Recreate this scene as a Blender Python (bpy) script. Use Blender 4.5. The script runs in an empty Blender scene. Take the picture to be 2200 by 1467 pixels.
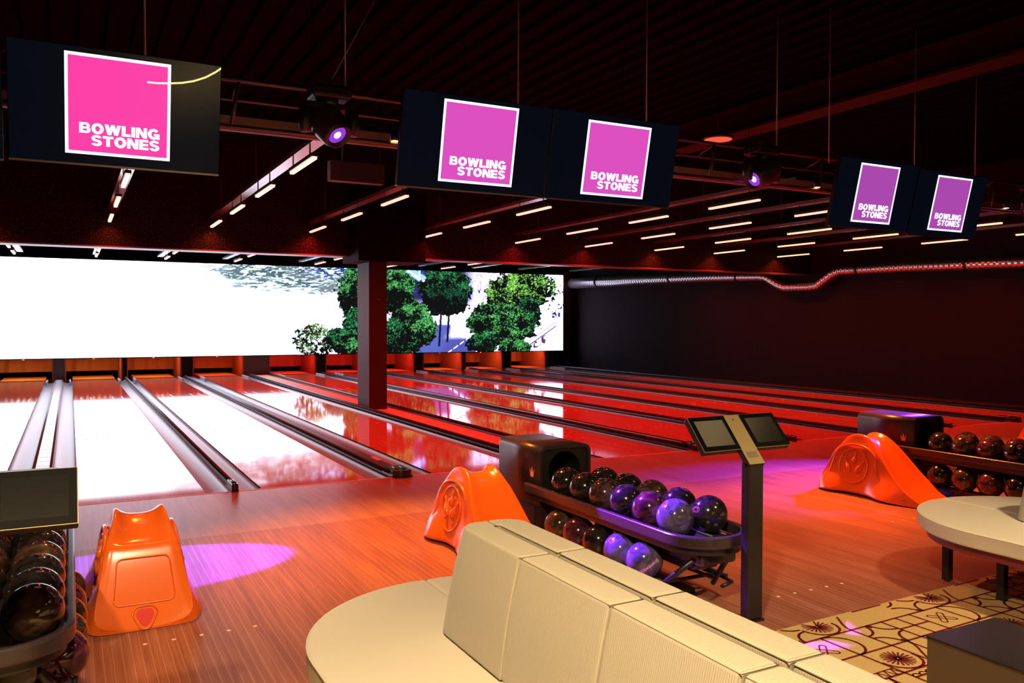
import bpy, bmesh, math, random
import numpy as np
from mathutils import Vector, Matrix
random.seed(7)
PI = math.pi
C = bpy.context.scene.collection
scene = bpy.context.scene
scene.cycles.sample_clamp_indirect = 3.0

# ---------------------------------------------------------------- camera
YAW, PITCH, ROLL = 0.4875, 0.0224, 0.0021
CAM = Vector((0, -8.234, 1.61))
fwd = Vector((math.sin(YAW)*math.cos(PITCH), math.cos(YAW)*math.cos(PITCH), -math.sin(PITCH)))
rgt = Vector((math.cos(YAW), -math.sin(YAW), 0)); up = rgt.cross(fwd)
r2 = math.cos(ROLL)*rgt + math.sin(ROLL)*up
u2 = -math.sin(ROLL)*rgt + math.cos(ROLL)*up
cam = bpy.data.cameras.new('camera'); cam.sensor_width = 36; cam.lens = 1791/2200*36
cam.clip_start = 0.05; cam.clip_end = 200
co = bpy.data.objects.new('camera', cam); C.objects.link(co)
co.matrix_world = Matrix(((r2.x, u2.x, -fwd.x, CAM.x), (r2.y, u2.y, -fwd.y, CAM.y), (r2.z, u2.z, -fwd.z, CAM.z), (0, 0, 0, 1)))
scene.camera = co

# ---------------------------------------------------------------- world, exposure
w = bpy.data.worlds.new('world'); scene.world = w; w.use_nodes = True
w.node_tree.nodes['Background'].inputs[0].default_value = (0.30, 0.12, 0.10, 1)
w.node_tree.nodes['Background'].inputs[1].default_value = 0.004
vs = scene.view_settings
vs.view_transform = 'Standard'; vs.look = 'None'; vs.exposure = 0.0; vs.gamma = 1.0; vs.use_curve_mapping = False

def light(name, kind, loc, target, energy, color, **kw):
    l = bpy.data.lights.new(name, kind); l.energy = energy; l.color = color
    for k, v in kw.items(): setattr(l, k, v)
    o = bpy.data.objects.new(name, l); C.objects.link(o); o.location = loc
    if target is not None:
        o.rotation_euler = (Vector(target)-Vector(loc)).to_track_quat('-Z', 'Y').to_euler()
    return o
WARM = (1.0, 0.73, 0.40)
VIOLET = (0.24, 0.04, 1.0)
# lounge downlights over the seating
light('lounge_downlight', 'SPOT', (0.2, -7.4, 3.58), (1.3, -5.9, 0.5), 930, WARM, spot_size=1.5, spot_blend=0.6, shadow_soft_size=0.12)
light('lounge_downlight', 'SPOT', (4.2, -7.2, 3.58), (4.2, -6.0, 0.2), 540, WARM, spot_size=1.1, spot_blend=0.6, shadow_soft_size=0.12)
light('lounge_downlight', 'SPOT', (-1.6, -6.6, 3.58), (0.25, -3.7, 0.35), 480, WARM, spot_size=0.75, spot_blend=0.8, shadow_soft_size=0.10)
# small warm spots clipped to the truss, washing the approach
for sx, ty, e in ((0.75, -2.9, 150), (2.32, -2.45, 950), (5.0, -3.0, 760), (7.0, -3.0, 1250), (10.35, -2.0, 520)):
    light('approach_spot', 'SPOT', (sx, -1.95, 3.02), (sx-0.1, ty, 0), e, (1.0, 0.30, 0.045) if sx < 4 else (1.0, 0.22, 0.045), spot_size=1.15, spot_blend=0.9, shadow_soft_size=0.05)

# ---------------------------------------------------------------- helpers
def tag(o, label=None, cat=None, group=None, kind=None):
    if label: o['label'] = label
    if cat: o['category'] = cat
    if group: o['group'] = group
    if kind: o['kind'] = kind
    return o
def thing(name, label, cat, loc=(0, 0, 0), rotz=0, group=None):
    o = bpy.data.objects.new(name, None); C.objects.link(o); o.empty_display_size = 0.1
    o.location = loc; o.rotation_euler = (0, 0, rotz)
    return tag(o, label, cat, group)
def obj(name, bm, mat, parent=None, smooth=False, bevel=0, seg=2, angle=0.6):
    me = bpy.data.meshes.new(name); bmesh.ops.recalc_face_normals(bm, faces=bm.faces)
    bm.to_mesh(me); bm.free()
    mats = mat if isinstance(mat, (list, tuple)) else [mat]
    for m in mats: me.materials.append(m)
    if smooth:
        for p in me.polygons: p.use_smooth = True
    o = bpy.data.objects.new(name, me); C.objects.link(o); o.parent = parent
    if bevel:
        b = o.modifiers.new('b', 'BEVEL'); b.width = bevel; b.segments = seg; b.limit_method = 'ANGLE'; b.angle_limit = angle
        b.harden_normals = False
    return o
def copy_tree(o, parent=None):
    c = o.copy(); C.objects.link(c); c.parent = parent
    for ch in list(o.children): copy_tree(ch, c)
    return c
def NB(): return bmesh.new()
def box(bm, x0, x1, y0, y1, z0, z1, mi=0):
    v = [bm.verts.new(p) for p in ((x0,y0,z0),(x1,y0,z0),(x1,y1,z0),(x0,y1,z0),(x0,y0,z1),(x1,y0,z1),(x1,y1,z1),(x0,y1,z1))]
    for q in ((0,3,2,1),(4,5,6,7),(0,1,5,4),(1,2,6,5),(2,3,7,6),(3,0,4,7)):
        bm.faces.new([v[i] for i in q]).material_index = mi
    return v
def frame_of(d):
    d = Vector(d).normalized(); a = Vector((0,0,1)) if abs(d.z) < 0.9 else Vector((1,0,0))
    s = d.cross(a).normalized(); return s, s.cross(d)
def tube(bm, pts, r, n=12, caps=True, mi=0):
    pts = [Vector(p) for p in pts]; rs = r if isinstance(r, (list, tuple)) else [r]*len(pts)
    rings = []
    for i, p in enumerate(pts):
        d = (pts[min(i+1, len(pts)-1)]-pts[max(i-1, 0)])
        s, t = frame_of(d)
        rings.append([bm.verts.new(p+rs[i]*(math.cos(2*PI*k/n)*s+math.sin(2*PI*k/n)*t)) for k in range(n)])
    for a, b in zip(rings, rings[1:]):
        for k in range(n):
            f = bm.faces.new((a[k], a[(k+1) % n], b[(k+1) % n], b[k])); f.material_index = mi; f.smooth = True
    if caps:
        bm.faces.new(rings[0][::-1]).material_index = mi; bm.faces.new(rings[-1]).material_index = mi
def prism(bm, pts, a, b, mi=0):
    """pts: list of 3D points of one cap; a..b vectors added for the two caps"""
    A = [bm.verts.new(Vector(p)+Vector(a)) for p in pts]; B = [bm.verts.new(Vector(p)+Vector(b)) for p in pts]
    n = len(pts)
    for k in range(n): bm.faces.new((A[k], A[(k+1) % n], B[(k+1) % n], B[k])).material_index = mi
    bm.faces.new(A[::-1]).material_index = mi; bm.faces.new(B).material_index = mi
def loft(bm, rings, close=True, caps=True, smooth=True):
    R = [[bm.verts.new(p) for p in r] for r in rings]
    n = len(R[0])
    for a, b in zip(R, R[1:]):
        for k in range(n if close else n-1):
            f = bm.faces.new((a[k], a[(k+1) % n], b[(k+1) % n], b[k])); f.smooth = smooth
    if caps:
        bm.faces.new(R[0][::-1]); bm.faces.new(R[-1])
    return R
def ball_mesh(bm, r, seg=40, rings=24, c=(0,0,0), s=(1,1,1)):
    m = Matrix.Translation(c) @ Matrix.Diagonal((s[0], s[1], s[2], 1))
    bmesh.ops.create_uvsphere(bm, u_segments=seg, v_segments=rings, radius=r, matrix=m)

# ---------------------------------------------------------------- materials
def mat(name, col=(0.5, 0.5, 0.5), rough=0.5, metal=0.0, spec=0.5, coat=0.0, coat_rough=0.05, emit=None, estr=0.0, sheen=0.0):
    m = bpy.data.materials.new(name); m.use_nodes = True
    b = m.node_tree.nodes['Principled BSDF']
    b.inputs['Base Color'].default_value = (*col, 1); b.inputs['Roughness'].default_value = rough
    b.inputs['Metallic'].default_value = metal; b.inputs['Specular IOR Level'].default_value = spec
    b.inputs['Coat Weight'].default_value = coat; b.inputs['Coat Roughness'].default_value = coat_rough
    b.inputs['Sheen Weight'].default_value = sheen
    if emit:
        b.inputs['Emission Color'].default_value = (*emit, 1); b.inputs['Emission Strength'].default_value = estr
    return m
def N(m, t, **kw):
    n = m.node_tree.nodes.new(t)
    for k, v in kw.items():
        if k.startswith('i_'): n.inputs[k[2:].replace('_', ' ')].default_value = v
        else: setattr(n, k, v)
    return n
def L(m, a, b): m.node_tree.links.new(a, b)
def bsdf(m): return m.node_tree.nodes['Principled BSDF']
def mapped(m, scale, coord='Object', rot=(0, 0, 0)):
    t = N(m, 'ShaderNodeTexCoord'); mp = N(m, 'ShaderNodeMapping')
    mp.inputs['Scale'].default_value = scale; mp.inputs['Rotation'].default_value = rot
    L(m, t.outputs[coord], mp.inputs['Vector']); return mp.outputs['Vector']
def ramp(m, fac, stops):
    r = N(m, 'ShaderNodeValToRGB'); e = r.color_ramp.elements
    while len(e) < len(stops): e.new(0.5)
    for i, (p, c) in enumerate(stops): e[i].position = p; e[i].color = (*c, 1)
    L(m, fac, r.inputs['Fac']); return r.outputs['Color']
def noise_col(m, scale, stops, detail=4, coord='Object', rough_var=None):
    v = mapped(m, scale, coord); n = N(m, 'ShaderNodeTexNoise'); n.inputs['Scale'].default_value = 1; n.inputs['Detail'].default_value = detail
    L(m, v, n.inputs['Vector']); c = ramp(m, n.outputs['Fac'], stops); L(m, c, bsdf(m).inputs['Base Color'])
    return n
def bump(m, height, strength=0.3, dist=0.01):
    b = N(m, 'ShaderNodeBump'); b.inputs['Strength'].default_value = strength; b.inputs['Distance'].default_value = dist
    L(m, height, b.inputs['Height']); L(m, b.outputs['Normal'], bsdf(m).inputs['Normal'])

def wood(name, stops, rough, lines=0.0, coat=0.0, spec=0.5, coat_rough=0.05):
    m = mat(name, rough=rough, coat=coat, spec=spec, coat_rough=coat_rough)
    v = mapped(m, (48, 1.8, 1)); n = N(m, 'ShaderNodeTexNoise'); n.inputs['Scale'].default_value = 1; n.inputs['Detail'].default_value = 6
    n.inputs['Distortion'].default_value = 0.8
    L(m, v, n.inputs['Vector'])
    # rings of the grain
    v2 = mapped(m, (3.2, 0.35, 1)); n2 = N(m, 'ShaderNodeTexNoise'); n2.inputs['Scale'].default_value = 1; n2.inputs['Detail'].default_value = 1
    L(m, v2, n2.inputs['Vector'])
    mu = N(m, 'ShaderNodeMath', operation='MULTIPLY'); mu.inputs[1].default_value = 22; L(m, n2.outputs['Fac'], mu.inputs[0])
    si = N(m, 'ShaderNodeMath', operation='SINE'); L(m, mu.outputs[0], si.inputs[0])
    ma = N(m, 'ShaderNodeMath', operation='MULTIPLY_ADD'); ma.inputs[1].default_value = 0.09; L(m, si.outputs[0], ma.inputs[0]); L(m, n.outputs['Fac'], ma.inputs[2])
    c = ramp(m, ma.outputs[0], stops)
    if lines:
        sp = N(m, 'ShaderNodeSeparateXYZ'); L(m, mapped(m, (1/0.042, 1, 1)), sp.inputs[0])
        fr = N(m, 'ShaderNodeMath', operation='FRACT'); L(m, sp.outputs['X'], fr.inputs[0])
        gt = N(m, 'ShaderNodeMath', operation='LESS_THAN'); gt.inputs[1].default_value = 0.06; L(m, fr.outputs[0], gt.inputs[0])
        mm = N(m, 'ShaderNodeMath', operation='MULTIPLY'); mm.inputs[1].default_value = lines; L(m, gt.outputs[0], mm.inputs[0])
        mx = N(m, 'ShaderNodeMix', data_type='RGBA'); L(m, mm.outputs[0], mx.inputs['Factor']); L(m, c, mx.inputs['A']); mx.inputs['B'].default_value = (0.75, 0.5, 0.36, 1)
        c = mx.outputs['Result']
    L(m, c, bsdf(m).inputs['Base Color'])
    return m
M = {}
M['lane'] = wood('lane_laminate', [(0.3, (0.62, 0.20, 0.12)), (0.5, (0.68, 0.24, 0.14)), (0.7, (0.72, 0.28, 0.17))], 0.055, spec=0.5, coat=0.25, coat_rough=0.03)
M['deck'] = mat('pin_deck_laminate', (0.75, 0.42, 0.22), 0.3)
M['approach'] = wood('approach_wood', [(0.30, (0.25, 0.088, 0.050)), (0.5, (0.32, 0.118, 0.068)), (0.70, (0.40, 0.16, 0.095))], 0.34, lines=0.45, spec=0.45)
M['approach_top'] = wood('approach_strip_wood', [(0.32, (0.36, 0.16, 0.10)), (0.5, (0.42, 0.20, 0.13)), (0.68, (0.48, 0.24, 0.16))], 0.30, spec=0.45)
M['dot'] = mat('inlay', (0.9, 0.8, 0.6), 0.3)
M['arrow'] = mat('lane_mark', (0.9, 0.35, 0.2), 0.3)
M['seam'] = mat('foul_line', (0.95, 0.60, 0.42), 0.4)
M['gutter'] = mat('gutter_plastic', (0.26, 0.32, 0.42), 0.30, spec=0.6)
M['track'] = mat('return_track', (0.66, 0.74, 0.86), 0.22, spec=0.8)
M['divider'] = mat('divider_cap', (0.03, 0.025, 0.03), 0.42, spec=0.4)
M['rail'] = mat('bumper_rail', (0.015, 0.015, 0.02), 0.42, spec=0.35)
M['nose'] = mat('nose_plastic', (0.02, 0.015, 0.015), 0.15, spec=0.8)
M['strip'] = mat('service_strip', (0.8, 0.34, 0.2), 0.6)
M['plate'] = mat('orange_plate', (0.9, 0.45, 0.2), 0.4)
M['black'] = mat('black_void', (0.008, 0.008, 0.008), 0.8)
M['wall'] = mat('dark_wall', (0.012, 0.011, 0.011), 0.8, spec=0.15)
n = noise_col(M['wall'], (30, 30, 30), [(0.3, (0.010, 0.008, 0.008)), (0.7, (0.016, 0.013, 0.013))]); bump(M['wall'], n.outputs['Fac'], 0.2, 0.004)
M['ceil'] = mat('ceiling_sheet', (0.0022, 0.0020, 0.0020), 0.85, spec=0.05)
M['bulk'] = mat('bulkhead_board', (0.05, 0.035, 0.03), 0.5, spec=0.15)
n = noise_col(M['bulk'], (55, 55, 55), [(0.42, (0.003, 0.0025, 0.0025)), (0.60, (0.024, 0.018, 0.015)), (0.72, (0.22, 0.15, 0.10))], detail=5); bump(M['bulk'], n.outputs['Fac'], 0.7, 0.02)
M['pillar'] = mat('pillar_paint', (0.045, 0.030, 0.032), 0.6, spec=0.3)
M['capital'] = mat('beam_box_paint', (0.003, 0.0025, 0.003), 0.7, spec=0.1)
M['beam'] = mat('steel_beam', (0.03, 0.012, 0.012), 0.6, spec=0.2)
M['kick'] = mat('kickback_board', (0.32, 0.14, 0.10), 0.45)
M['post'] = mat('grey_post', (0.10, 0.12, 0.11), 0.35)
M['curtain'] = mat('pit_curtain', (0.38, 0.16, 0.09), 0.55)
M['pin'] = mat('bowling_pin', (0.9, 0.86, 0.8), 0.2)
M['pinred'] = mat('pin_stripe', (0.7, 0.03, 0.02), 0.2)
M['black_metal'] = mat('black_metal', (0.02, 0.017, 0.017), 0.35, spec=0.6)
M['truss'] = mat('truss_steel', (0.17, 0.10, 0.09), 0.35, metal=0.6)
M['trusspanel'] = mat('cable_tray', (0.30, 0.20, 0.12), 0.6)
M['rod'] = mat('hanging_rod', (0.45, 0.36, 0.34), 0.4, metal=0.4)
M['strut'] = mat('lamp_track', (0.75, 0.75, 0.78), 0.22, metal=0.85)
M['display'] = mat('display_glass', (0.004, 0.005, 0.007), 0.20, spec=0.4, coat=0.6, coat_rough=0.012, emit=(0.25, 0.45, 1.0), estr=0.006)
M['bezel'] = mat('display_bezel', (0.012, 0.012, 0.013), 0.3)
M['lipmetal'] = mat('display_lip', (0.55, 0.5, 0.52), 0.3, metal=0.8)
M['logo_white'] = mat('logo_white', (0, 0, 0), 0.3, emit=(0.88, 0.86, 1.0), estr=1.6)
M['logo_a'] = mat('logo_magenta_bright', (0, 0, 0), 0.34, coat=0.6, coat_rough=0.012, emit=(1.0, 0.050, 0.40), estr=1.0)
M['logo_b'] = mat('logo_magenta_angled', (0, 0, 0), 0.16, emit=(0.72, 0.080, 0.52), estr=1.0)  # same magenta logo, its shift at a slanting view put into the colour
M['logo_c'] = mat('logo_magenta_oblique', (0, 0, 0), 0.16, emit=(0.40, 0.065, 0.42), estr=1.0)  # that magenta again, dimmed to violet in the colour for the oblique view
M['housing'] = mat('ball_return_shell', (0.030, 0.018, 0.020), 0.36, spec=0.5)
M['housing_face'] = mat('ball_return_face', (0.012, 0.012, 0.011), 0.45)
M['traytop'] = mat('tray_rubber', (0.03, 0.025, 0.03), 0.3)
M['ring'] = mat('tray_ring', (0.045, 0.03, 0.035), 0.24, spec=0.7)
M['crown'] = mat('crown_orange', (0.85, 0.25, 0.12), 0.4)
M['orange'] = mat('orange_plastic', (0.95, 0.16, 0.014), 0.22, spec=0.6, coat=0.3, coat_rough=0.12)
bsdf(M['orange']).inputs['Subsurface Weight'].default_value = 0.15
bsdf(M['orange']).inputs['Subsurface Radius'].default_value = (0.05, 0.01, 0.003)
M['redlabel'] = mat('red_label', (0.75, 0.015, 0.01), 0.35)
M['leather'] = mat('seat_leather', (0.78, 0.71, 0.58), 0.55)
M['seatboard'] = mat('seat_board', (0.22, 0.03, 0.035), 0.5)
M['leg'] = mat('black_leg', (0.015, 0.013, 0.013), 0.4)
M['consolebody'] = mat('console_body', (0.018, 0.014, 0.014), 0.35)
M['consoleface'] = mat('console_face', (0.55, 0.42, 0.22), 0.38, metal=0.6)
M['tabletglass'] = mat('tablet_bezel', (0.003, 0.003, 0.003), 0.5, spec=0.1)
M['tabletscreen'] = mat('tablet_screen', (0.005, 0.005, 0.004), 0.22, spec=0.9)
M['speaker'] = mat('speaker_mesh', (0.26, 0.19, 0.13), 0.7)
M['steel'] = mat('brushed_steel', (0.36, 0.33, 0.30), 0.30, metal=1.0)
M['duct'] = mat('spiral_duct', (0.62, 0.60, 0.60), 0.26, metal=0.9)
v = mapped(M['duct'], (1, 1, 1)); wv = N(M['duct'], 'ShaderNodeTexWave', bands_direction='Y'); wv.inputs['Scale'].default_value = 2.6; wv.inputs['Distortion'].default_value = 0
L(M['duct'], v, wv.inputs['Vector']); bump(M['duct'], wv.outputs['Fac'], 0.5, 0.02)
# upholstery with fine ribs running up the cushion
m = M['fabric'] = mat('ribbed_fabric', (0.6, 0.52, 0.38), 0.9, spec=0.2, sheen=0.2)
sp = N(m, 'ShaderNodeSeparateXYZ'); L(m, mapped(m, (1, 1, 1)), sp.inputs[0])
mu = N(m, 'ShaderNodeMath', operation='MULTIPLY'); mu.inputs[1].default_value = 2*PI/0.0075; L(m, sp.outputs['Y'], mu.inputs[0])
nn = N(m, 'ShaderNodeTexNoise'); nn.inputs['Scale'].default_value = 1; L(m, mapped(m, (60, 60, 14)), nn.inputs['Vector'])
mv = N(m, 'ShaderNodeMath', operation='MULTIPLY_ADD'); mv.inputs[1].default_value = 5; L(m, nn.outputs['Fac'], mv.inputs[0]); L(m, mu.outputs[0], mv.inputs[2])
si = N(m, 'ShaderNodeMath', operation='SINE'); L(m, mv.outputs[0], si.inputs[0])
mr = N(m, 'ShaderNodeMapRange'); mr.inputs['From Min'].default_value = -1; L(m, si.outputs[0], mr.inputs['Value'])
c = ramp(m, mr.outputs['Result'], [(0.0, (0.47, 0.41, 0.30)), (0.45, (0.58, 0.51, 0.39)), (1.0, (0.63, 0.56, 0.44))])
L(m, c, bsdf(m).inputs['Base Color']); bump(m, mr.outputs['Result'], 0.3, 0.002)
M['seamdark'] = mat('cushion_piping', (0.22, 0.17, 0.11), 0.8)
def ballmat(name, cs, sc=14):
    m = mat(name, rough=0.13, spec=0.7, coat=0.5, coat_rough=0.04)
    n = noise_col(m, (sc, sc, sc), cs, detail=3); n.inputs['Distortion'].default_value = 1.5
    return m
BM = [ballmat('ball_black', [(0.3, (0.006, 0.005, 0.006)), (0.7, (0.03, 0.022, 0.02))]),
      ballmat('ball_brown', [(0.3, (0.02, 0.010, 0.008)), (0.5, (0.06, 0.03, 0.018)), (0.72, (0.12, 0.07, 0.04))]),
      ballmat('ball_maroon', [(0.3, (0.02, 0.006, 0.012)), (0.5, (0.07, 0.012, 0.03)), (0.72, (0.14, 0.05, 0.06))])]
BVIOLETLIT = ballmat('ball_violet_lit', [(0.3, (0.05, 0.04, 0.08)), (0.5, (0.12, 0.09, 0.17)), (0.72, (0.22, 0.17, 0.28))], 10)  # dark marbled balls, the violet beam's brightness put into their colour
M['hole'] = mat('finger_hole_dark', (0.002, 0.002, 0.002), 0.9)
M['engrave'] = mat('engraving', (0.75, 0.30, 0.10), 0.4)
M['engrave_w'] = mat('engraving_pale', (0.85, 0.55, 0.75), 0.4)

# ---------------------------------------------------------------- text as mesh
def text_mesh(name, body, size, mat_, parent, matrix, offset=0.0, sx=1.0, extrude=0.0, spacing=1.0, align='LEFT'):
    cu = bpy.data.curves.new('t', 'FONT'); cu.body = body; cu.size = size; cu.offset = offset; cu.extrude = extrude
    cu.space_character = spacing; cu.align_x = align; cu.resolution_u = 6
    to = bpy.data.objects.new('t', cu); C.objects.link(to); bpy.context.view_layer.update()
    dg = bpy.context.evaluated_depsgraph_get(); me = bpy.data.meshes.new_from_object(to.evaluated_get(dg))
    bpy.data.objects.remove(to); bpy.data.curves.remove(cu)
    me.name = name; me.materials.clear(); me.materials.append(mat_)
    me.transform(Matrix.Diagonal((sx, 1, 1, 1)))
    o = bpy.data.objects.new(name, me); C.objects.link(o); o.parent = parent; o.matrix_local = matrix
    return o, me

# ================================================================ SETTING
def lanes_x(): return None
LW = 1.0668
LX = [-1.68, 0.052, 1.628, 3.41, 5.63, 7.40, 8.96, 10.73, 12.30, 14.07]     # left edge of each lane
GW = 0.235

bm = NB()
box(bm, -8, 20, -4.6, -1.65, -0.06, 0.0, 0)
box(bm, -8, 20, -1.65, 0.0, -0.06, 0.0, 1)
box(bm, -8, 20, -7.0, -4.6, -0.06, 0.0, 0)
for lx in LX:
    c0 = lx+LW/2
    for k in range(-2, 3):
        for yy in (-3.725, -4.66):
            p = [(c0+k*0.134+0.011*math.cos(a*PI/4), yy+0.011*math.sin(a*PI/4), 0) for a in range(8)]
            prism(bm, p, (0, 0, -0.001), (0, 0, 0.0012), 2)
for i in range(8 * 2 - 1): pass
box(bm, -8, 15.4, -0.022, 0.0, -0.01, 0.002, 3)
fl = obj('floor', bm, [M['approach'], M['approach_top'], M['dot'], M['seam']]); tag(fl, kind='structure')
bm = NB(); box(bm, -8, 17.0, 0.0, 21.5, -0.2, -0.12); tag(obj('floor_subfloor', bm, M['black']), kind='structure')
bm = NB(); box(bm, 15.40, 16.65, 0.0, 20.0, -0.12, -0.01); tag(obj('floor_side_aisle', bm, M['black']), kind='structure')
bm = NB(); box(bm, -8, 20, -14, -7.0, -0.06, -0.001); tag(obj('floor_lounge', bm, M['approach']), kind='structure')
bm = NB(); box(bm, 16.65, 16.85, -3.5, 21.5, -0.2, 5.0); tag(obj('wall_right', bm, M['wall']), kind='structure')
bm = NB(); box(bm, -8, 16.85, 21.5, 21.7, -0.2, 5.0); tag(obj('wall_back', bm, M['black']), kind='structure')
bm = NB(); box(bm, -8.2, -8, -14, 21.5, -0.2, 5.0); tag(obj('wall_left', bm, M['wall']), kind='structure')
bm = NB(); box(bm, -8, 20, -9.9, -9.7, -0.2, 5.0); tag(obj('wall_rear', bm, M['wall']), kind='structure')
bm = NB(); box(bm, 20, 20.2, -14, -3.5, -0.2, 5.0); box(bm, 16.85, 20.2, -3.7, -3.5, -0.2, 5.0); tag(obj('wall_lounge_side', bm, M['wall']), kind='structure')
# corrugated ceiling sheet
bm = NB(); x = -8.0; prof = []
while x < 20: prof += [(x, 4.90), (x+0.10, 4.90), (x+0.13, 4.95), (x+0.25, 4.95)]; x += 0.28
A = [bm.verts.new((a, -9.9, b)) for a, b in prof]; B = [bm.verts.new((a, 21.5, b)) for a, b in prof]
for k in range(len(prof)-1): bm.faces.new((A[k], A[k+1], B[k+1], B[k]))
tag(obj('ceiling', bm, M['ceil']), kind='structure')
# bulkhead across the lanes and the beam box over the pillar
bm = NB(); box(bm, -8, 16.65, 6.98, 7.35, 2.86, 4.9); tag(obj('wall_bulkhead', bm, M['bulk']), kind='structure')
bm = NB(); box(bm, -8, 16.65, 6.97, 7.36, 2.838, 2.862); tag(obj('trim_bulkhead_edge', bm, mat('edge_trim', (0.20, 0.14, 0.16), 0.35)), kind='structure')
bm = NB(); box(bm, 4.60, 5.90, 6.35, 6.965, 2.73, 4.0); box(bm, 4.60, 5.90, 6.965, 7.34, 2.73, 2.837); tag(obj('wall_beam_box', bm, M['capital']), kind='structure')
bm = NB(); box(bm, 4.865, 5.21, 6.56, 7.26, -0.002, 2.73)
tag(obj('support_pillar', bm, M['pillar'], bevel=0.006), 'square maroon painted pillar standing in the strip between two lanes', 'pillar')
bm = NB(); box(bm, 5.00, 5.07, 6.552, 6.559, 2.03, 2.046)
tag(obj('sensor_plate', bm, M['lipmetal']), 'tiny metal plate fixed to the face of the maroon pillar', 'plate')
# steel beam along the ceiling
bm = NB(); box(bm, 8.95, 9.35, -9, 7.08, 4.5, 4.54); box(bm, 9.13, 9.17, -9, 7.08, 4.54, 4.86); box(bm, 8.95, 9.35, -9, 7.08, 4.86, 4.895)
tag(obj('ceiling_beam', bm, M['beam']), 'long reddish steel beam running under the ceiling on the right', 'beam')

# ================================================================ CARPET
CE = math.atan2(-4.84+5.06, 5.09-3.33)
ct = bpy.data.objects.new('carpet_frame', None)
def carpet():
    bm = NB()
    # local axes: X along the edge, Y into the lounge (negative), origin at the edge near the console
    box(bm, -9, 14, -2.1, 0, 0.0, 0.008, 0)
    z0, z1 = 0.0085, 0.0095
    def strip(pts, wd=0.0135):
        for (ax, ay), (bx, by) in zip(pts, pts[1:]):
            d = Vector((bx-ax, by-ay, 0)); l = d.length
            if l < 1e-5 or max(ay, by) > -0.004: continue
            d /= l; nrm = Vector((-d.y, d.x, 0))*wd/2; d *= wd*0.3
            q = [Vector((ax, ay, z1))-nrm-d, Vector((bx, by, z1))-nrm+d, Vector((bx, by, z1))+nrm+d, Vector((ax, ay, z1))+nrm-d]
            bm.faces.new([bm.verts.new(p) for p in q]).material_index = 1
    def arc(cx, cy, r, a0, a1, n=10): return [(cx+r*math.cos(math.radians(a0+(a1-a0)*k/n)), cy+r*math.sin(math.radians(a0+(a1-a0)*k/n))) for k in range(n+1)]
    T = 0.237
    def star(cx, cy, r=0.078, n=20):
        for k in range(n):
            a = 2*PI*k/n; strip([(cx+r*0.12*math.cos(a), cy+r*0.12*math.sin(a)), (cx+r*math.cos(a), cy+r*math.sin(a))], 0.010)
    def tile(i, j, kind):
        x0, y0 = 0.02+i*T, -(j+1)*T+0.045; x1, y1 = x0+T, y0+T; xm, ym = x0+T/2, y0+T/2
        strip([(x0, y0), (x1, y0)]); strip([(x0, y0), (x0, y1)])
        if kind == 0:
            star(xm, ym); strip(arc(xm, ym, T*0.47, 180, 360))
        elif kind == 1:
            strip([(xm, y0), (xm, y1)]); strip([(x0+T*0.5*(1-math.cos(PI*q/10))/2, y0+T*q/10) for q in range(11)], 0.012)
        elif kind == 2:
            for cx, cy, a in ((x0, y0, 0), (x1, y0, 90), (x1, y1, 180), (x0, y1, 270)): strip(arc(cx, cy, T*0.44, a, a+90, 8))
            strip([(xm, y0), (xm, y0+0.03)]); strip([(xm, y1-0.03), (xm, y1)])
        elif kind == 3:
            strip(arc(x0, ym, T/2, -90, 90, 14))
        elif kind == 4:
            for s in (-1, 1):
                a = s*PI/4
                for q in (-1, 1):
                    o = (-math.sin(a)*0.016*q, math.cos(a)*0.016*q)
                    strip([(xm+o[0]-0.06*math.cos(a), ym+o[1]-0.06*math.sin(a)), (xm+o[0]+0.06*math.cos(a), ym+o[1]+0.06*math.sin(a))], 0.007)
                for e in (-1, 1):
                    cx, cy = xm+e*0.06*math.cos(a), ym+e*0.06*math.sin(a)
                    strip(arc(cx, cy, 0.016, math.degrees(a)-90+(0 if e > 0 else 180), math.degrees(a)+90+(0 if e > 0 else 180), 5), 0.007)
        elif kind == 5:
            for k in range(5): strip(arc(x0+T*0.1+k*T*0.2, y1-T*0.22, T*0.1, 0, 180, 6), 0.008)
            strip([(x0, y1-T*0.24), (x1, y1-T*0.24)])
        elif kind == 6:
            pts = []
            for k in range(11): pts.append((x0+k*T/10, y0+(0.06 if k % 2 else 0.0)))
            strip(pts, 0.008); strip([(x0, y0+0.06), (x1, y0+0.06)], 0.008)
        elif kind == 7:
            strip([(x0, ym), (x1, ym)]); strip([(xm, y0), (xm, y1)])
    pat = [[0, 1, 5, 2], [3, 2, 7, 4], [0, 1, 3, 6]]
    for i in range(-8, 20):
        for j in range(0, 9): tile(i, j, pat[j % 3][(i+2*(j//3)) % 4])
    m = mat('carpet_wool', (0.62, 0.42, 0.17), 0.95, spec=0.1)
    n = noise_col(m, (240, 240, 240), [(0.3, (0.42, 0.27, 0.10)), (0.6, (0.66, 0.46, 0.20))], detail=2); bump(m, n.outputs['Fac'], 0.4, 0.004)
    o = obj('floor_carpet', bm, [m, mat('carpet_line', (0.16, 0.012, 0.015), 0.95, spec=0.1)])
    o.location = (3.33, -5.065, 0.0); o.rotation_euler = (0, 0, math.radians(1.9)); tag(o, kind='structure')
carpet()

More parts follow.
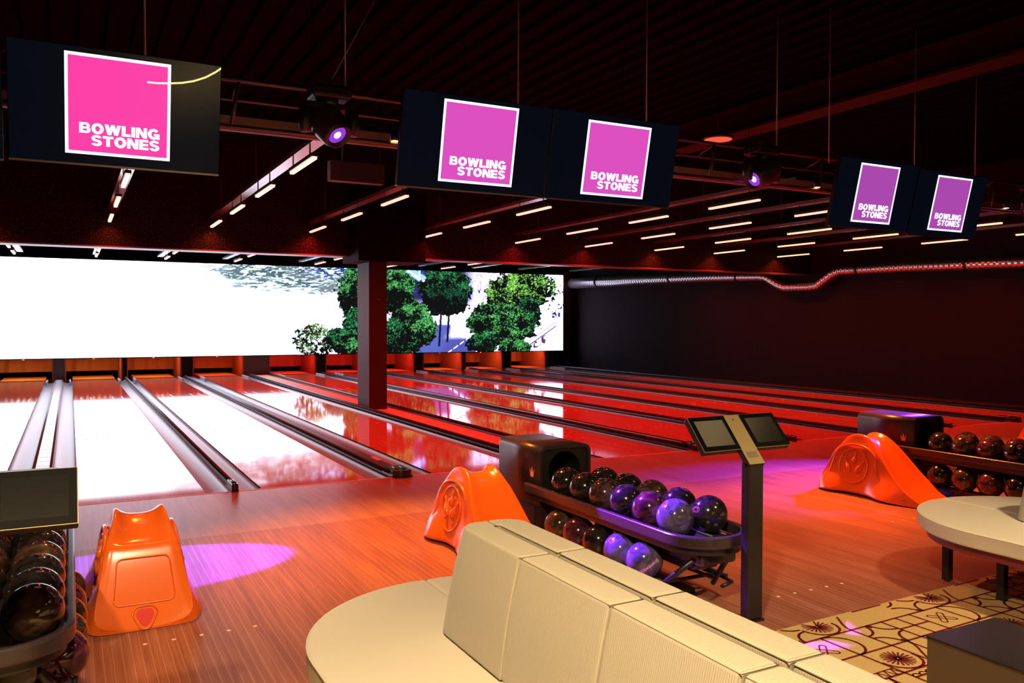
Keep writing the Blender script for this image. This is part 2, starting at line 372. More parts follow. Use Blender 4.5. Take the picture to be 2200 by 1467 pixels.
# ================================================================ LANES
ORD = ['leftmost', 'second', 'third', 'fourth', 'fifth', 'sixth', 'seventh', 'eighth', 'ninth', 'tenth']
LANE_L = ['bowling lane at the left picture edge, left of the white ball track', 'bowling lane just right of the white ball track, reflecting the white wall screen',
          'bowling lane ending between the slim and the broad divider noses, glaring white at far half', 'bowling lane directly left of the maroon pillar, reflecting a tree',
          'bowling lane directly right of the maroon pillar and orange strip', 'second red bowling lane right of the maroon pillar, behind the tablet console',
          'third red bowling lane right of the maroon pillar', 'third red bowling lane counted from the dark right wall',
          'second red bowling lane counted from the dark right wall', 'red bowling lane nearest the dark right wall']
def gutter(bm, x0, x1, y0, y1):
    n = 10; prof = []
    for k in range(n+1):
        a = PI*k/n; prof.append((x0+(x1-x0)*(1-math.cos(a))/2, -0.012-0.075*math.sin(a)))
    prof = [(x0, 0.0)]+prof+[(x1, 0.0)]
    A = [bm.verts.new((a, y0, b)) for a, b in prof]; B = [bm.verts.new((a, y1, b)) for a, b in prof]
    for k in range(len(prof)-1): bm.faces.new((A[k], A[k+1], B[k+1], B[k])).smooth = True
    # underside
    prof2 = [(x0, -0.115), (x1, -0.115)]
    A2 = [bm.verts.new((a, y0, b)) for a, b in prof2]; B2 = [bm.verts.new((a, y1, b)) for a, b in prof2]
    bm.faces.new((A2[0], B2[0], B2[1], A2[1])); bm.faces.new((A[0], B[0], B2[0], A2[0])); bm.faces.new((A[-1], A2[1], B2[1], B[-1]))
pin_prof = [(0, 0), (0.027, 0), (0.029, 0.01), (0.045, 0.06), (0.0605, 0.115), (0.056, 0.17), (0.035, 0.22), (0.0235, 0.255), (0.024, 0.29), (0.032, 0.335), (0.031, 0.36), (0.02, 0.376), (0, 0.381)]
def make_pin():
    t = thing('bowling_pin', 'white bowling pin', 'bowling pin')
    bm = NB(); n = 16; R = []
    for r, z in pin_prof[1:-1]: R.append([bm.verts.new((r*math.cos(2*PI*k/n), r*math.sin(2*PI*k/n), z)) for k in range(n)])
    for a, b in zip(R, R[1:]):
        for k in range(n): bm.faces.new((a[k], a[(k+1) % n], b[(k+1) % n], b[k])).smooth = True
    bm.faces.new(R[0][::-1]); bm.faces.new(R[-1])
    obj('pin_body', bm, M['pin'], t)
    bm = NB()
    for z in (0.262, 0.282): tube(bm, [(0, 0, z), (0, 0, z+0.009)], 0.0255, 16)
    obj('neck_stripe', bm, M['pinred'], t)
    return t
pin0 = make_pin(); pin_used = False
WARMPIT = [(1.0, 0.36, 0.07), (1.0, 0.32, 0.06), (1.0, 0.24, 0.05), (1.0, 0.13, 0.03), (1.0, 0.05, 0.03), (1.0, 0.04, 0.03), (1.0, 0.06, 0.03), (1.0, 0.14, 0.04), (1.0, 0.16, 0.04), (1.0, 0.16, 0.04)]
for i, lx in enumerate(LX):
    t = thing('bowling_lane', LANE_L[i], 'bowling lane', (lx, 0, 0), 0, 'bowling lanes')
    bm = NB(); box(bm, 0, LW, 0, 18.0, -0.11, 0.0)
    for k in range(-3, 4):                                # arrow and dot marks let into the boards
        cx = LW/2+k*0.135; y = 4.7-abs(k)*0.16+0.3
        v = [bm.verts.new(p) for p in ((cx-0.02, y, 0.0008), (cx, y+0.02, 0.0008), (cx+0.02, y, 0.0008), (cx, y+0.17, 0.0008))]
        bm.faces.new(v).material_index = 1
    for k in (-4.3, -3.3, -2.3, -1.3, 1.3, 2.3, 3.3, 4.3):
        cx = LW/2+k*0.105; p = [(cx+0.009*math.cos(a*PI/3), 2.2+0.009*math.sin(a*PI/3), 0) for a in range(6)]
        prism(bm, p, (0, 0, -0.001), (0, 0, 0.001), 1)
    for k in (-3, -1.6, 1.6, 3):
        cx = LW/2+k*0.13
        v = [bm.verts.new(p) for p in ((cx-0.012, 10.8, 0.0008), (cx+0.012, 10.8, 0.0008), (cx+0.012, 11.7, 0.0008), (cx-0.012, 11.7, 0.0008))]
        bm.faces.new(v).material_index = 1
    obj('lane_bed', bm, [M['lane'], M['arrow']], t)
    bm = NB(); box(bm, 0, LW, 18.0, 19.75, -0.11, 0.0)
    obj('pin_deck', bm, M['deck'], t)
    for s in (0, 1):
        bm = NB()
        if s == 0: gutter(bm, -GW, -0.002, 0, 18.0)
        else: gutter(bm, LW+0.002, LW+GW, 0, 18.0)
        obj('gutter', bm, M['gutter'], t)
    for s in (-1, 1):
        bm = NB(); xx = -0.06 if s < 0 else LW+0.06
        box(bm, xx-0.022, xx+0.022, 16.5, 17.5, 0.0, 0.045); box(bm, xx-0.012, xx+0.012, 16.6, 17.4, -0.08, 0.0)
        obj('guide_block', bm, M['track'], t, bevel=0.005)
    # pit behind the pins
    bm = NB(); pr = []
    xs = np.linspace(lx-GW*0.72, lx+LW+GW*0.72, 11)
    A = [bm.verts.new((x, 19.85+0.03*math.sin(k*2.1), 0.14)) for k, x in enumerate(xs)]; B = [bm.verts.new((x, 19.95, 1.2)) for x in xs]
    for k in range(10): bm.faces.new((A[k], A[k+1], B[k+1], B[k]))
    o = obj('pit_curtain', bm, M['curtain'], None)
    so = o.modifiers.new('s', 'SOLIDIFY'); so.thickness = 0.012
    tag(o, 'brown pit curtain at the end of the '+ORD[i]+' lane from the left', 'curtain', 'pit curtains')
    light('pin_deck_light', 'AREA', (lx+LW/2, 18.17, 0.66), (lx+LW/2, 19.0, 0), 20, WARMPIT[i], shape='RECTANGLE', size=0.95, size_y=0.12)
    if i in (0, 1, 2, 3, 7, 8):
        for r in range(4):
            for q in range(r+1):
                p = pin0 if not pin_used else copy_tree(pin0); pin_used = True
                p.location = (lx+LW/2+(q-r/2)*0.305, 18.35+r*0.264, 0.555)
                p['label'] = 'white pin hanging over the end of the '+ORD[i]+' lane under the wall screen'
                p['group'] = 'pins raised over the '+ORD[i]+' lane'
# rack plates that carry the raised pins
for i in (0, 1, 2, 3, 7, 8):
    lx = LX[i]; bm = NB(); box(bm, lx-GW*0.7, lx+LW+GW*0.7, 18.25, 19.3, 0.930, 0.955)
    tag(obj('pin_table', bm, M['black_metal']), 'black pin holding plate above the '+ORD[i]+' lane behind the wall screen', 'pin plate', 'pinsetter plates')

# dividers between the lanes
def divider(x0, x1, kind, label):
    """x0..x1: space between the two gutters"""
    t = thing('lane_divider', label, 'lane divider', ((x0+x1)/2, 0, 0), 0, 'dividers between the lanes')
    wd = (x1-x0)/2
    bm = NB()
    if kind == 'track':
        box(bm, -wd, wd, 0, 17.9, -0.11, 0.012)
        y = 0.3
        while y < 17.6: box(bm, -wd*0.7, wd*0.7, y, y+0.012, 0.012, 0.0135); y += 0.34
        obj('track_bed', bm, M['track'], t)
        for s in (-1, 1):
            bm = NB(); tube(bm, [(s*(wd-0.016), 0.02, 0.02), (s*(wd-0.016), 17.8, 0.02)], 0.014, 8); obj('edge_rail', bm, M['divider'], t)
    elif kind == 'slim':
        box(bm, -wd, wd, 0, 17.9, -0.11, 0.02); obj('divider_cap', bm, M['divider'], t, bevel=0.006)
        bm = NB(); tube(bm, [(0.0, 0.05, 0.058), (0.0, 17.6, 0.058)], 0.022, 12); obj('bumper_rail', bm, M['rail'], t)
    elif kind == 'wide':
        box(bm, -wd, wd, 0, 17.9, -0.11, 0.018); obj('divider_cap', bm, M['divider'], t, bevel=0.01)
        bm = NB(); tube(bm, [(-wd+0.015, 0.1, 0.048), (-wd+0.015, 17.6, 0.048)], 0.022, 12); obj('bumper_rail', bm, M['rail'], t)
        bm = NB(); box(bm, wd-0.05, wd+0.0, 0.95, 1.22, 0.018, 0.024); obj('name_plate', bm, M['plate'], t)
    elif kind == 'strip':
        box(bm, -wd, wd, 0, 17.9, -0.11, 0.0); obj('strip_board', bm, M['strip'], t)
        for s in (-1, 1):
            bm = NB(); box(bm, s*(wd-0.03)-0.03, s*(wd-0.03)+0.03, 0, 17.9, -0.02, 0.03); obj('edge_cap', bm, M['divider'], t, bevel=0.006)
            bm = NB(); tube(bm, [(s*(wd-0.025), 0.05, 0.052), (s*(wd-0.025), 17.6, 0.052)], 0.022, 12); obj('bumper_rail', bm, M['rail'], t)
    nx = 0.0 if kind != 'strip' else wd-0.04
    if kind in ('slim', 'strip', 'wide'):
        nw = 0.030 if kind != 'wide' else 0.10
        bm = NB(); pts = []
        for k in range(13): a = PI+PI*k/12; pts.append((nx+nw*math.cos(a), -0.03+nw*0.8*math.sin(a), 0))
        pts += [(nx+nw, 0.26, 0), (nx-nw, 0.26, 0)]
        prism(bm, pts, (0, 0, 0.001), (0, 0, 0.075))
        obj('divider_nose', bm, M['nose'], t, bevel=0.012, seg=3)
        bm = NB(); prism(bm, [(nx+(p[0]-nx)*1.12, p[1]*1.12, 0) for p in pts], (0, 0, 0.0), (0, 0, 0.022)); obj('nose_foot', bm, M['nose'], t, bevel=0.005)
        bm = NB(); tube(bm, [(nx-nw*0.4, 0.0, 0.078), (nx-nw*0.4, 0.16, 0.078)], 0.007, 6); tube(bm, [(nx+nw*0.4, 0.0, 0.078), (nx+nw*0.4, 0.16, 0.078)], 0.007, 6)
        obj('nose_latch', bm, M['ring'], t)
    # far end foul of the gutter: grey guide blocks
    return t
kinds = ['track', 'slim', 'wide', 'strip', 'wide', 'slim', 'wide', 'slim', 'wide']
DIVL = ['white ball track bed between the two leftmost lanes', 'slim dark divider with a short rounded nose left of the broad nose',
        'broad dark divider with wide rounded nose and small orange plate left of the sofa ramp', 'orange lit strip with dark rails that the maroon pillar stands in',
        'dark divider whose front end hides behind the tablet console', 'dark divider whose long nose shows just right of the tablet console',
        'dark divider hidden in front by the far ball return housing', 'dark slim divider with nose just right of the far ball return housing', 'dark divider nearest the right wall, nose beside the ramp cut by the picture edge']
for i in range(9):
    x0 = LX[i]+LW+GW; x1 = LX[i+1]-GW
    if i == 3: x0, x1 = x0+0.02, x1
    divider(x0, x1, kinds[i], DIVL[i])
bm = NB(); box(bm, 15.375, 15.44, 0, 18, -0.11, 0.03); tube(bm, [(15.41, 0, 0.06), (15.41, 17.6, 0.06)], 0.022, 10)
tag(obj('side_rail', bm, M['rail']), 'dark rail along the last gutter beside the right wall', 'rail')
# kickback partitions under the screen
for i in range(-1, 10):
    if i == -1: x0, x1 = LX[0]-GW-0.25, LX[0]-GW
    elif i == 9: x0, x1 = LX[9]+LW+0.16, LX[9]+LW+GW+0.06
    else: x0, x1 = LX[i]+LW+GW*0.7, LX[i+1]-GW*0.7
    t = thing('pinsetter_partition', ('dark partition panel at the '+('far left edge' if i < 0 else 'right of the '+ORD[i]+' lane')+' under the wall screen'), 'partition', (0, 0, 0), 0, 'pinsetter partitions')
    for s, a, b in ((0, x0, x0+0.035), (1, x1-0.035, x1)):
        bm = NB(); box(bm, a, b, 18.05, 20.0, -0.1, 1.3); obj('kickback_panel', bm, M['kick'], t)
    bm = NB(); box(bm, x0+0.037, x1-0.037, 18.10, 18.14, -0.1, 1.3); obj('front_cover', bm, M['post'] if i in (0, 3) else M['black'], t)

# ================================================================ WALL SCREEN
PH = (90.3788828, -0.899588146, 151.508437, 14.1343045, -77.8595009, 815.659939, 0.0201782938, -0.000965097044)
def picture_uv(X, Z):
    """where a point of the wall screen (x, z in metres) lies in the picture it shows"""
    w_ = PH[6]*X+PH[7]*Z+1.0
    return (PH[0]*X+PH[1]*Z+PH[2])/w_, (PH[3]*X+PH[4]*Z+PH[5])/w_
def vnoise(x, y, seed):
    rs = np.random.RandomState(seed); g = rs.rand(256, 256)
    xi, yi = np.floor(x).astype(int), np.floor(y).astype(int); fx, fy = x-xi, y-yi
    fx = fx*fx*(3-2*fx); fy = fy*fy*(3-2*fy)
    def G(a, b): return g[b % 256, a % 256]
    return (G(xi, yi)*(1-fx)+G(xi+1, yi)*fx)*(1-fy)+(G(xi, yi+1)*(1-fx)+G(xi+1, yi+1)*fx)*fy
def fbm(x, y, seed, o=4):
    s = 0; a = 0.5; t = 0
    for k in range(o): s = s+a*vnoise(x*2**k+k*17, y*2**k+k*31, seed+k); t += a; a *= 0.55
    return s/t
SX0, SX1, SZ0, SZ1, SY = -6.0, 16.03, 0.604, 3.36, 18.0
def wall_screen():
    t = thing('wall_screen', 'huge bright wall screen showing white water, trees and a street above the far lane ends', 'screen', ((SX0+SX1)/2, SY, SZ0))
    nx, nz = 1760, 230
    xs = np.linspace(SX0, SX1, nx); zs = np.linspace(SZ0, SZ1, nz)
    X, Z = np.meshgrid(xs, zs); U, V = picture_uv(X, Z)
    col = np.zeros((nz, nx, 3)); col[:] = (3.3, 3.7, 4.4)
    def mix(mask, c):
        c = np.asarray(c, float); c = c if c.ndim == 3 else c[None, None, :]*np.ones((nz, nx, 1))
        col[:] = col*(1-mask[..., None])+c*mask[..., None]
    sm = lambda a, b, x: np.clip((x-a)/(b-a), 0, 1)**2*(3-2*np.clip((x-a)/(b-a), 0, 1))
    # left corner haze
    mix(sm(70, -20, U)*sm(640, 580, V)*0.6, (0.7, 1.0, 1.1))
    # glittering water along the top, darker towards the pillar
    depth = sm(250, 640, U)*78+6
    wob = fbm(U/46, V/11, 3)*40-18
    streak = fbm(U/17, V/3.4, 11, 3); streak2 = fbm(U/7.0, V/2.2, 12, 3)
    top = 558+(U-29)*0.0287
    dark = sm(1.0, 0.15, (V-top+wob-8)/depth)*sm(240, 640, U)
    mix(np.clip(dark*1.5*sm(0.36, 0.52, streak), 0, 1), (0.10, 0.17, 0.20))
    mix(sm(520, 640, U)*sm(618, 596, V+8*streak)*0.85, (0.10, 0.15, 0.17))
    mix(np.clip(dark*0.9*sm(0.46, 0.60, fbm(U/30, V/9, 5)), 0, 1), (0.16, 0.24, 0.26))
    br = sm(640, 700, U)*sm(607, 588, V+4*streak)
    mix(br*0.95, (0.03, 0.06, 0.30)); mix(br*sm(0.50, 0.62, streak2)*0.85, (0.9, 1.4, 2.6))
    mix(sm(620, 700, U)*sm(585, 600, V)*sm(650, 612, V)*0.75*sm(0.35, 0.6, fbm(U/24, V/8, 8)), (0.28, 0.33, 0.34))
    mix(dark*sm(0.57, 0.66, streak2)*0.5, (1.8, 2.3, 2.5))
    mix(sm(380, 560, U)*sm(668, 650, V)*sm(628, 640, V)*sm(0.60, 0.66, fbm(U/16, V/2.5, 21, 3))*0.7, (0.5, 0.65, 0.8))
    leafn = vnoise(U/2.4, V/2.4, 171)
    # city street right of the tree line
    city = sm(815, 830, U)
    mix(city, (1.7, 1.6, 2.6))
    blk = fbm(U/9, V/13, 31, 3)
    mix(city*sm(1040, 990, U)*sm(668, 640, V), (0.03, 0.035, 0.14))
    mix(city*sm(1040, 990, U)*sm(668, 640, V)*sm(0.55, 0.68, blk)*0.6, (0.08, 0.12, 0.7))
    d = (V-576)-(U-872)*0.66; mix(city*(np.abs(d) < 10)*(U > 872)*(U < 935), (0.45, 0.8, 2.6)); mix(city*(np.abs(d-3) < 3)*(U > 872)*(U < 935), (1.4, 1.9, 3.4))
    mix(city*(np.abs(U-901) < 2.2)*(V < 602)*1.0, (0.8, 1.6, 3.6))
    # pale boulevard running diagonally
    e = (U-955)+(V-757)*1.15
    wd = 20+(757-V)*0.2
    mix(city*sm(1.2, 0.9, np.abs(e-45)/(wd+16))*(V > 600), (3.0, 3.0, 4.6))
    mix(city*(U > 1018)*(U < 1072)*sm(690, 640, V)*0.9, (2.2, 2.0, 3.0))
    lat = sm(0.52, 0.58, vnoise(U/3.2, V/4.1, 51))
    mix(city*(U > 1022)*(U < 1075)*(V < 640)*lat*0.7, (0.25, 0.2, 0.6))
    # road, lower centre
    rd = city*(U > 900)*(U < 1022)*sm(718, 732, V+(U-960)*0.05); mix(rd, (0.10, 0.11, 0.50))
    mix(city*(U > 890)*(U < 968)*sm(694, 700, V)*sm(960, 930, U-(757-V)*0.6), (0.12, 0.16, 0.62))
    mix(rd*(np.abs((V-745)+(U-980)*0.72) < 1.3)*(np.mod(U, 13) < 9), (3, 3, 4))
    # white square on the right with tracks, cars and bare branches
    rt = sm(1120, 1135, U); mix(rt, (3.6, 3.3, 4.8))
    mix(rt*sm(0.60, 0.66, fbm(U/5, V/6, 61, 3))*(V > 612)*(V < 665)*(U > 1176), (0.02, 0.04, 0.35))
    mix(rt*sm(0.55, 0.62, fbm(U/5, V/4, 64, 2))*(V < 612)*(U > 1160)*(U < 1195), (0.05, 0.08, 0.5))
    mix(rt*(np.abs(U-1191) < 5)*(np.abs(V-675) < 8)*(leafn > 0.36), (0.02, 0.03, 0.22))
    mix(rt*(np.abs(U-1201) < 2.5)*(np.abs(V-676) < 5), (0.03, 0.05, 0.3))
    for o_, c_ in ((0, (0.8, 0.7, 1.5)), (9, (0.35, 0.25, 0.5)), (24, (1.1, 0.9, 1.6))):
        mix(rt*(np.abs((V-716-o_)+(U-1160)*0.72) < 2.0)*(U > 1118)*(U < 1195), c_)
    mix(rt*sm(0.5, 0.56, vnoise(U/4.5, V/5, 66))*(np.abs((V-735)+(U-1160)*0.6) < 9)*(U < 1172)*(U > 1130), (0.10, 0.06, 0.2))
    mix(rt*sm(672, 655, V)*sm(1150, 1195, U)*0.0, (1, 1, 1))
    mix(city*(U > 885)*(U < 1005)*(np.abs(V-679+(U-940)*0.05) < 9)*(leafn > 0.3), (3.2, 3.2, 4.6))
    # trees: leafy crowns with ragged outline
    big = fbm(U/19, V/17, 301, 2); fine2 = vnoise(U/1.5, V/1.5, 97); leaf = fbm(U/4.2, V/4.2, 71, 3); clump = fbm(U/11, V/11, 75, 3); fine = vnoise(U/2.0, V/2.0, 79)
    def crown(cx, cy, rx, ry, tone, seed, sparse=0.0):
        rag = 0.34*(fbm(U/12+seed, V/12, 80+seed, 4)-0.5)*2+0.30*(leaf-0.5)
        r = np.sqrt(((U-cx)/rx)**2+((V-cy)/ry)**2)+rag
        mk = (r < 1.0)*1.0
        if sparse: mk = mk*(leaf > sparse)
        lightf = np.clip(0.5+0.35*(cx-U)/rx*-0.2+0.55*(cy-V)/ry, 0, 1)
        lightf = np.clip(lightf+(big-0.5)*1.7, 0, 1.1)
        tex = 0.42*leaf+0.33*fine+0.25*clump
        k = sm(0.66-0.32*lightf, 0.82-0.26*lightf, tex)
        k2 = sm(0.66-0.12*lightf, 0.80-0.10*lightf, 0.45*fine+0.55*fine2)
        c = np.empty((nz, nx, 3)); lo = np.array((0.006, 0.007, 0.007)); mid = np.array(tone[0]); hi = np.array(tone[1])
        c[:] = lo+(mid*1.5-lo)*k[..., None]+(hi-mid)*(k*k2)[..., None]
        mix(mk, c)
    DK = ((0.012, 0.10, 0.032), (0.06, 0.38, 0.14)); MD = ((0.028, 0.19, 0.045), (0.20, 0.62, 0.20)); BR = ((0.10, 0.34, 0.05), (0.50, 0.88, 0.20)); PL = ((0.10, 0.22, 0.08), (1.5, 1.9, 1.1))
    crown(768, 625, 42, 52, MD, 1); crown(776, 700, 44, 44, DK, 2); crown(676, 735, 46, 38, PL, 3, 0.36); crown(725, 728, 24, 26, DK, 4); crown(752, 748, 30, 20, MD, 5)
    crown(852, 625, 38, 58, MD, 6); crown(885, 690, 48, 44, MD, 7); crown(850, 725, 60, 42, DK, 8); crown(905, 712, 34, 34, MD, 9)
    for tx, ty in ((946, 744), (963, 735)): mix((np.abs(U-tx-(V-700)*-0.06) < 2.2)*(V > 660)*(V < ty), (0.01, 0.01, 0.03))
    crown(960, 622, 60, 50, DK, 10); crown(958, 650, 46, 32, ((0.004, 0.03, 0.018), (0.02, 0.14, 0.07)), 11)
    crown(1128, 622, 62, 44, BR, 13); crown(1130, 680, 34, 42, DK, 14); crown(1082, 640, 40, 44, BR, 15); crown(1050, 692, 46, 44, MD, 16); crown(1095, 700, 44, 50, MD, 17)
    crown(1040, 738, 38, 22, DK, 18); crown(1105, 745, 34, 20, MD, 19)
    mix((np.abs(U-1098) < 3)*(V > 735)*1.0, (0.01, 0.02, 0.01))
    # mesh
    nv = nx*nz; co_ = np.zeros((nv, 3), dtype=np.float32); co_[:, 0] = X.ravel()-(SX0+SX1)/2; co_[:, 2] = Z.ravel()-SZ0
    idx = np.arange(nv).reshape(nz, nx); q = np.stack([idx[:-1, :-1], idx[:-1, 1:], idx[1:, 1:], idx[1:, :-1]], -1).reshape(-1, 4)
    me = bpy.data.meshes.new('picture_surface'); me.vertices.add(nv); me.vertices.foreach_set('co', co_.ravel())
    me.loops.add(q.size); me.loops.foreach_set('vertex_index', q.ravel().astype(np.int32))
    me.polygons.add(len(q)); me.polygons.foreach_set('loop_start', np.arange(0, q.size, 4, dtype=np.int32)); me.update(); me.validate()
    at = me.color_attributes.new('picture', 'FLOAT_COLOR', 'POINT'); cc = np.ones((nv, 4), dtype=np.float32); cc[:, :3] = col.reshape(-1, 3); at.data.foreach_set('color', cc.ravel())
    m = bpy.data.materials.new('screen_picture'); m.use_nodes = True; nt = m.node_tree; nt.nodes.clear()
    out = nt.nodes.new('ShaderNodeOutputMaterial'); em = nt.nodes.new('ShaderNodeEmission'); a = nt.nodes.new('ShaderNodeAttribute'); a.attribute_name = 'picture'
    nt.links.new(a.outputs['Color'], em.inputs['Color']); em.inputs['Strength'].default_value = 1.0; nt.links.new(em.outputs[0], out.inputs[0])
    me.materials.append(m); o = bpy.data.objects.new('picture_surface', me); C.objects.link(o); o.parent = t
    ox = (SX0+SX1)/2
    bm = NB(); box(bm, SX0-0.03-ox, SX1+0.03-ox, 0.003, 0.10, -0.025, SZ1-SZ0+0.02); box(bm, SX0-0.03-ox, SX1+0.03-ox, -0.012, 0.003, -0.025, -0.002)
    box(bm, SX1-ox+0.002, SX1+0.03-ox, -0.012, 0.003, -0.002, SZ1-SZ0+0.02)
    obj('screen_frame', bm, M['bezel'], t)
wall_screen()
bm = NB(); box(bm, 16.08, 16.36, 18.0, 18.12, -0.1, 3.5)
tag(obj('corner_post', bm, mat('dark_maroon_post', (0.05, 0.012, 0.014), 0.5)), 'dark maroon post between the wall screen and the right wall', 'post')

# ================================================================ LED LAMP ROWS
M['led'] = mat('led_diffuser', (0.8, 0.3, 0.2), 0.4, emit=(1.0, 0.24, 0.17), estr=3.6)
M['led_o'] = mat('led_diffuser_orange', (0.8, 0.3, 0.2), 0.4, emit=(1.0, 0.28, 0.16), estr=3.6)
M['led_w'] = mat('led_diffuser_hot', (0.8, 0.3, 0.2), 0.4, emit=(1.0, 0.33, 0.21), estr=3.8)
def make_led(mt):
    t = thing('led_bar_lamp', 'lamp', 'lamp')
    bm = NB(); pts = [(-0.030, -0.48), (0.030, -0.48), (0.030, 0.48), (-0.030, 0.48)]
    box(bm, -0.022, 0.022, -0.49, 0.49, -0.012, 0.012); obj('lamp_diffuser', bm, mt, t)
    bm = NB(); box(bm, -0.034, 0.034, -0.5, 0.5, 0.014, 0.05); obj('lamp_housing', bm, M['black_metal'], t)
    for y in (-0.3, 0.42):
        bm = NB(); tube(bm, [(0, y, 0.05), (0, y, 0.155)], 0.008, 6); obj('hanger', bm, M['black_metal'], t)
    return t
proto = {k: make_led(M[k]) for k in ('led', 'led_o', 'led_w')}; usedp = set()
LEDC = {'led': (1.0, 0.018, 0.010), 'led_o': (1.0, 0.045, 0.012), 'led_w': (1.0, 0.065, 0.025)}
ROWX = [-1.15, 0.585, 2.17, 3.88, 6.03, 8.12, 9.82, 11.68, 13.42, 15.45]
RY = [0.55, 2.48, 4.42, 6.42, 8.32, 10.28, 12.4, 14.3]
for i, rx in enumerate(ROWX):
    for j, ry in enumerate(RY):
        if i >= 7 and j >= 6: continue
        k = 'led_w' if i <= 1 or (i == 2 and j < 4) else ('led_o' if i in (2, 7, 8, 9) else 'led')
        p = proto[k] if k not in usedp else copy_tree(proto[k]); usedp.add(k)
        p.location = (rx, ry, 3.25 if j < 4 else 3.22)
        light('led_bar_light', 'AREA', (rx, ry, p.location.z-0.016), (rx, ry, 0), (10, 12, 18)[i] if i < 3 else 26, LEDC[k], shape='RECTANGLE', size=0.05, size_y=0.94, spread=math.radians(135)).rotation_euler = (0, 0, 0)
        row = (ORD[i]+' row from left')
        p['label'] = 'glowing red LED bar, number %s in the %s%s' % (['one', 'two', 'three', 'four', 'five', 'six', 'seven', 'eight'][j], row, '' if j < 4 else ', behind the bulkhead')
        p['group'] = 'red LED bars above the lanes'
    for (a, b) in ((-0.6, 6.95), (7.6, 16.6)):
        t = thing('lamp_track', 'long metal lamp track of the '+ORD[i]+' row from the left, '+('before' if a < 5 else 'behind')+' the bulkhead', 'lamp track', (rx+0.03, 0, 3.405), 0, 'lamp tracks above the lanes')
        bm = NB(); box(bm, -0.065, 0.075, a, b, 0.0, 0.012); box(bm, -0.065, -0.06, a, b, 0.012, 0.05); box(bm, 0.07, 0.075, a, b, 0.012, 0.05)
        obj('track_channel', bm, M['strut'], t)
        for y in (a+0.9, (a+b)/2, b-0.9):
            bm = NB(); tube(bm, [(0, y, 0.012), (0, y, 1.5)], 0.006, 6); obj('hanger_rod', bm, M['black_metal'], t)
for k, pz in proto.items():
    if k not in usedp: bpy.data.objects.remove(pz)

# ================================================================ DISPLAYS
def word(bm, txt):
    """heavy wide capitals, unit height, in the xz plane; returns the total width"""
    ox = 0.0
    def q(*p): bm.faces.new([bm.verts.new((ox+a, 0, b)) for a, b in p])
    def r_(x0, x1, z0, z1): q((x0, z0), (x1, z0), (x1, z1), (x0, z1))
    def band(cx, cz, rxo, rzo, rxi, rzi, a0, a1, n=20):
        for k in range(n):
            u, v = math.radians(a0+(a1-a0)*k/n), math.radians(a0+(a1-a0)*(k+1)/n)
            q((cx+rxi*math.cos(u), cz+rzi*math.sin(u)), (cx+rxo*math.cos(u), cz+rzo*math.sin(u)), (cx+rxo*math.cos(v), cz+rzo*math.sin(v)), (cx+rxi*math.cos(v), cz+rzi*math.sin(v)))
    for ch in txt:
        if ch == 'B':
            r_(0, 0.34, 0, 1); r_(0.33, 0.62, 0.79, 1); r_(0.33, 0.62, 0.42, 0.60); r_(0.33, 0.62, 0, 0.22)
            band(0.62, 0.71, 0.33, 0.29, 0.05, 0.085, -90, 90); band(0.64, 0.30, 0.38, 0.30, 0.07, 0.09, -90, 90); wd_ = 1.02
        elif ch == 'O': band(0.56, 0.5, 0.56, 0.53, 0.22, 0.26, 0, 360, 36); wd_ = 1.12
        elif ch == 'W':
            q((0, 1), (0.35, 1), (0.60, 0), (0.27, 0)); q((0.27, 0), (0.60, 0), (0.91, 1), (0.59, 1)); q((0.59, 1), (0.91, 1), (1.23, 0), (0.90, 0)); q((0.90, 0), (1.23, 0), (1.50, 1), (1.15, 1)); wd_ = 1.50
        elif ch == 'L': r_(0, 0.35, 0, 1); r_(0.34, 0.82, 0, 0.25); wd_ = 0.82
        elif ch == 'I': r_(0, 0.35, 0, 1); wd_ = 0.35
        elif ch == 'N': r_(0, 0.32, 0, 1); r_(0.74, 1.06, 0, 1); q((0, 1), (0.38, 1), (1.06, 0), (0.68, 0)); wd_ = 1.06
        elif ch == 'G': band(0.56, 0.5, 0.56, 0.53, 0.22, 0.27, 38, 330, 30); r_(0.58, 1.12, 0.34, 0.54); r_(0.86, 1.12, 0, 0.36); wd_ = 1.12
        elif ch == 'S':
            band(0.49, 0.715, 0.47, 0.315, 0.16, 0.085, 15, 250, 22); band(0.49, 0.285, 0.49, 0.315, 0.16, 0.085, -165, 70, 22); q((0.30, 0.42), (0.62, 0.36), (0.68, 0.58), (0.36, 0.64)); wd_ = 0.98
        elif ch == 'T': r_(0, 0.98, 0.77, 1); r_(0.32, 0.66, 0, 0.78); wd_ = 0.98
        elif ch == 'E': r_(0, 0.34, 0, 1); r_(0.33, 0.88, 0, 0.23); r_(0.33, 0.84, 0.39, 0.60); r_(0.33, 0.87, 0.77, 1); wd_ = 0.88
        ox += wd_+0.075
    return ox-0.075
